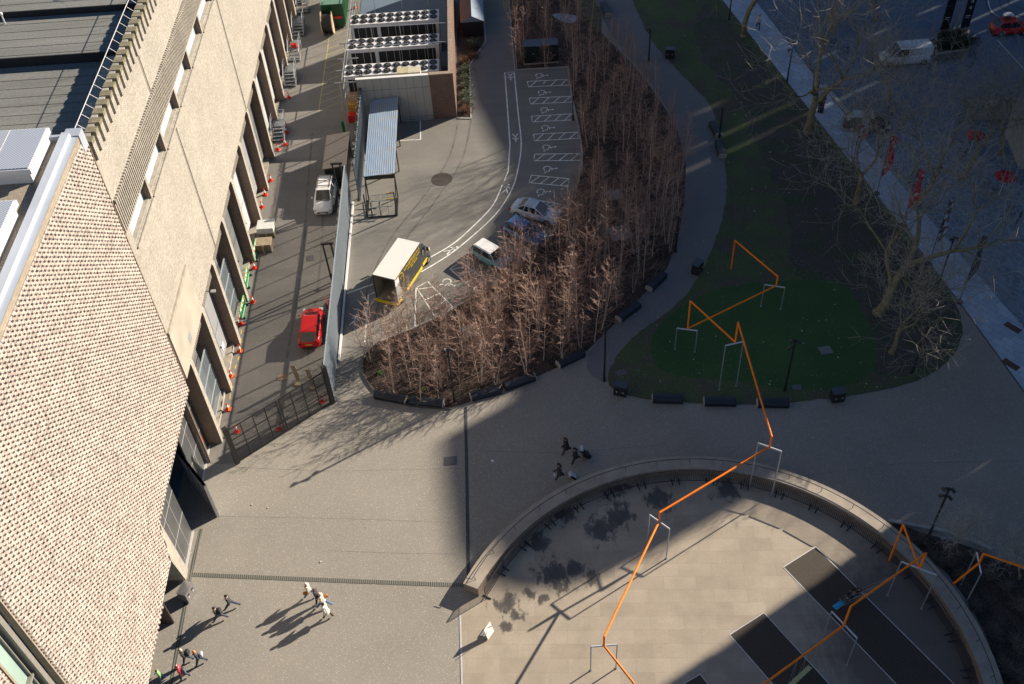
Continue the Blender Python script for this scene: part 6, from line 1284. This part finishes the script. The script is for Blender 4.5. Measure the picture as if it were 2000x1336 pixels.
# low brushwood between the birch stems
ub = MB(); rr = random.Random(8)
for i in range(6500):
    x, y = rr.uniform(min(xs), max(xs)), rr.uniform(min(ys), 110)
    if not inpoly(x, y, BEDW): continue
    a = rr.uniform(0, 6.3); L_ = rr.uniform(.2, .75); up = rr.uniform(.2, 1.1); p = Vector((x, y, .02)); q = p+Vector((math.cos(a)*.5, math.sin(a)*.5, up)).normalized()*L_; ub.path([p, q, q+Vector((rr.uniform(-.3, .3), rr.uniform(-.3, .3), .2))*L_*.6], [.01, .007, .004], 3)
tag(ub.build('brushwood', m_tw), 'low tangle of reddish brushwood under the birches', 'brushwood', kind='stuff')
def big_tree(base, label, H, seed, spread=1.0, lean=(0, 0), r0=.38, fork=.3, depth=6, dense=1.0, mt=None, twig=None, trunkfrac=.3, rmin=.012):
    rr = random.Random(seed); t = thing('bare_tree', label, 'tree', (base.x, base.y, 0)); tk = MB(); cr = MB(); tw = MB()
    def grow(p, d, L_, r_, lv):
        n_ = 4 if lv < 3 else 3; ps = [p]; dd = d.copy()
        for i in range(n_):
            dd = (dd+Vector((rr.uniform(-.22, .22), rr.uniform(-.22, .22), rr.uniform(-.08, .16)))).normalized(); ps.append(ps[-1]+dd*L_/n_)
        re = r_*.66; rs = [r_+(re-r_)*i/n_ for i in range(n_+1)]
        (tk if lv == 0 else cr if lv < 4 else tw).path(ps, rs, 8 if lv < 2 else 5 if lv < 4 else 3)
        if lv >= depth: return
        nc = (3 if lv < 2 else rr.choice((3, 3, 4))) if lv < 4 else rr.choice((2, 3, 3)); a0 = rr.uniform(0, 6.3)
        for k in range(nc):
            a = a0+k*2*PI/nc+rr.uniform(-.5, .5); tilt = rr.uniform(.4, .92)*spread*(1 if lv < 3 else 1.2); u = dd.orthogonal().normalized(); v = dd.cross(u)
            nd = (dd*math.cos(tilt)+(u*math.cos(a)+v*math.sin(a))*math.sin(tilt)).normalized(); nd.z += .06; q = ps[-1] if k < 2 else ps[rr.randint(max(1, n_-2), n_)]
            grow(q, nd, L_*rr.uniform(.7, .93), max(rmin, re*rr.uniform(.6, .9)), lv+1)
        if lv in (1, 2, 3, 4):
            for k in range(int(2*dense) if lv < 4 else 1):
                i = rr.randint(1, n_); a = rr.uniform(0, 6.3); nd = Vector((math.cos(a), math.sin(a), rr.uniform(.0, .7))).normalized(); grow(ps[i], nd, L_*rr.uniform(.3, .5), max(rmin, re*.35), max(lv+2, depth-2))
    d0 = Vector((lean[0], lean[1], 1)).normalized(); grow(Vector((0, 0, 0)), d0, H*trunkfrac, r0, 0)
    tk.path([Vector((0, 0, -.05)), Vector((0, 0, .4))], [r0*1.35, r0*1.0], 8)
    for nm, mb, mt_ in (('trunk', tk, mt or m_pl), ('limb', cr, mt or m_pl), ('crown', tw, twig or m_plt)):
        mb.build(nm, mt_, t, smooth=True)
    return t
big_tree(G(1578, 258), 'big leaning plane tree with mossy trunk on the grass beside the stone pavement', 14.8, 4, 1.0, (.12, .05), .42, trunkfrac=.33)
big_tree(G(1452, 72), 'straight trunked tree at the top of the photo between lawn and pavement', 15.3, 9, .8, (.0, .1), .32, trunkfrac=.42)
big_tree(G(1716, 612), 'big plane tree with thick pale trunk on the worn soil right of the turf', 13.6, 15, 1.05, (.1, .12), .42, trunkfrac=.36)
big_tree(G(1741, 690), 'slender forked tree on the lawn, nearest of the trees to the plaza', 10.6, 23, .85, (.08, .0), .2, trunkfrac=.28)
big_tree(G(1672, 395), 'bare tree on the pavement edge between the red banners', 12.4, 31, 1.0, (.1, .05), .26)
big_tree(G(1790, 405), 'bare mossy tree rising from the cobbles behind the striped banner', 11.8, 37, 1.05, (.05, .0), .25)
big_tree(G(1880, 350), 'bare greyish tree beyond the cobbles near the parked bicycles', 11.2, 41, 1.05, (.05, .0), .24)
big_tree(G(1955, 300), 'bare reddish twigged tree at the right edge near the stone building', 10.6, 43, 1.05, (.0, .0), .22)
big_tree(G(1735, 195), 'bare tree whose sunlit top stands beside the black car', 8.4, 47, .95, (.0, .0), .22)
big_tree(G(1625, 60), 'bare tree at the top of the pavement behind the leaning one', 11.8, 53, 1.0, (.05, 0), .25)
big_tree(G(1712, 40), 'bare tree across the street at the top edge, left of the totem', 8.0, 59, 1.1, (.0, 0), .22)
big_tree(G(1868, 1060), 'small pale twiggy tree in the bed outside the curved wall', 4.5, 61, 1.0, (0, 0), .08, depth=6, trunkfrac=.24, twig=M('pale_twig', (.42, .40, .37), .8, .2), rmin=.010)
big_tree(G(1990, 1130), 'small twiggy tree at the right edge of the dark bed', 4.5, 67, 1.0, (0, 0), .08, depth=6, trunkfrac=.24, twig=MC['pale_twig'], rmin=.010)
# bare twiggy shrubs: flower bed outside the wall, planter, hedge strip
def shrub(c_, s_, mt, label, n_=90, seed=1, name='bare_shrub', cat='shrub', leaf=None, group=None):
    rr = random.Random(seed); t = thing(name, label, cat, tuple(c_), 0, group); q = MB()
    for i in range(n_):
        a = rr.uniform(0, 6.3); r_ = rr.uniform(.2, 1)*s_; u = rr.uniform(.35, .9)*s_; p = Vector((rr.uniform(-.15, .15)*s_, rr.uniform(-.15, .15)*s_, 0)); e_ = Vector((math.cos(a)*r_, math.sin(a)*r_, u)); md = (p+e_)/2+Vector((0, 0, .15*s_)); q.path([p, md, e_], [.012, .008, .004], 3)
        for k in range(2): q.path([md, md+Vector((rr.uniform(-.4, .4), rr.uniform(-.4, .4), rr.uniform(0, .4)))*s_], [.006, .003], 3)
    q.build('stems', mt, t)
    if leaf:
        q = MB()
        for i in range(n_*7):
            d = Vector((rr.gauss(0, 1), rr.gauss(0, 1), rr.gauss(0, 1))).normalized(); r_ = s_*rr.uniform(.55, 1.0)*(1+.25*math.sin(d.x*7+d.y*5)); c0_ = Vector((d.x*r_, d.y*r_, abs(d.z)*r_*.8+.05)); u = d.orthogonal().normalized()*rr.uniform(.03, .08); v = d.cross(u)
            u = u+d*rr.uniform(-.04, .04); q.add([c0_-u, c0_-v*.6, c0_+u, c0_+v*.6], [(0, 1, 2, 3)])
        q.build('foliage', leaf, t)
    return t
m_shr = M('shrub_twig', (.15, .13, .11), .85, .3, 3); rr = random.Random(12)
k = 0
for px, py in ((1800, 1060), (1850, 1085), (1905, 1090), (1900, 1190), (1960, 1150), (1990, 1190), (1935, 1240), (1985, 1270), (1960, 1310), (1830, 1100), (1930, 1130), (1995, 1330), (1870, 1130)):
    k += 1; shrub(G(px, py), rr.uniform(.8, 1.25), m_shr, 'low bare twiggy shrub in the dark bed outside the curved wall', 60, k, group='bare shrubs in the dark bed')
m_lg = M('grey_green_leaf', (.09, .12, .075), .8, .4, 6); m_lb = M('russet_leaf', (.14, .07, .03), .8, .4, 6); m_ld = M('dark_leaf', (.012, .022, .010), .7, .4, 4)
hl = (('grey green', m_lg), ('russet', m_lb))
for i, y in enumerate((90.6, 92.1, 93.5, 95.1, 96.6, 98.2, 99.9)):
    nm, mt_ = hl[(i+1) % 2] if i not in (2, 4) else hl[0]; shrub(Vector((-3.0+.1*(i % 2), y, 0)), .85, mt_, '%s bushy shrub in the strip beside the brick compound wall, number fits from the front' % nm if False else '%s bushy shrub in the narrow strip beside the brick compound wall' % nm, 50, 100+i, 'leafy_shrub', leaf=mt_, group='shrubs beside the compound wall')
shrub(Vector((-1.9, 103.0, 0)), 1.15, m_lg, 'dark green bush at the near end of the gabled hut', 70, 130, 'leafy_shrub', leaf=M('hut_bush_leaf', (.04, .075, .035), .8, .4, 6)); shrub(Vector((-2.0, 100.9, 0)), .7, m_lb, 'small rusty bush between the gabled hut and the kerb corner', 50, 131, 'leafy_shrub', leaf=m_lb)
for i in range(7): shrub(Vector((c0[0]+(-1.9, -.9, .1, 1.1, 2.0, -.6, .9)[i]*.9, c0[1]+(-1, -1.1, -.9, -1.1, -.9, .9, .8)[i], .95)), 1.15, m_ld, 'dark glossy shrub filling the square brick planter', 60, 140+i, 'leafy_shrub', leaf=m_ld, group='shrubs in the square planter')
shrub(G(1965, 45, 1.0), .9, m_ld, 'dark shrub growing in the round white planter', 60, 160, 'leafy_shrub', leaf=m_ld)
for p, l in (((742, 729), 'tiny bright green plant at the left rim of the birch bed'), ((826, 762), 'bright green tuft at the front of the birch bed behind the benches')): shrub(G(*p), .22, m_lg, l, 12, 170, 'green_plant', 'plant', leaf=M('fresh_leaf', (.10, .32, .03), .6, .2))
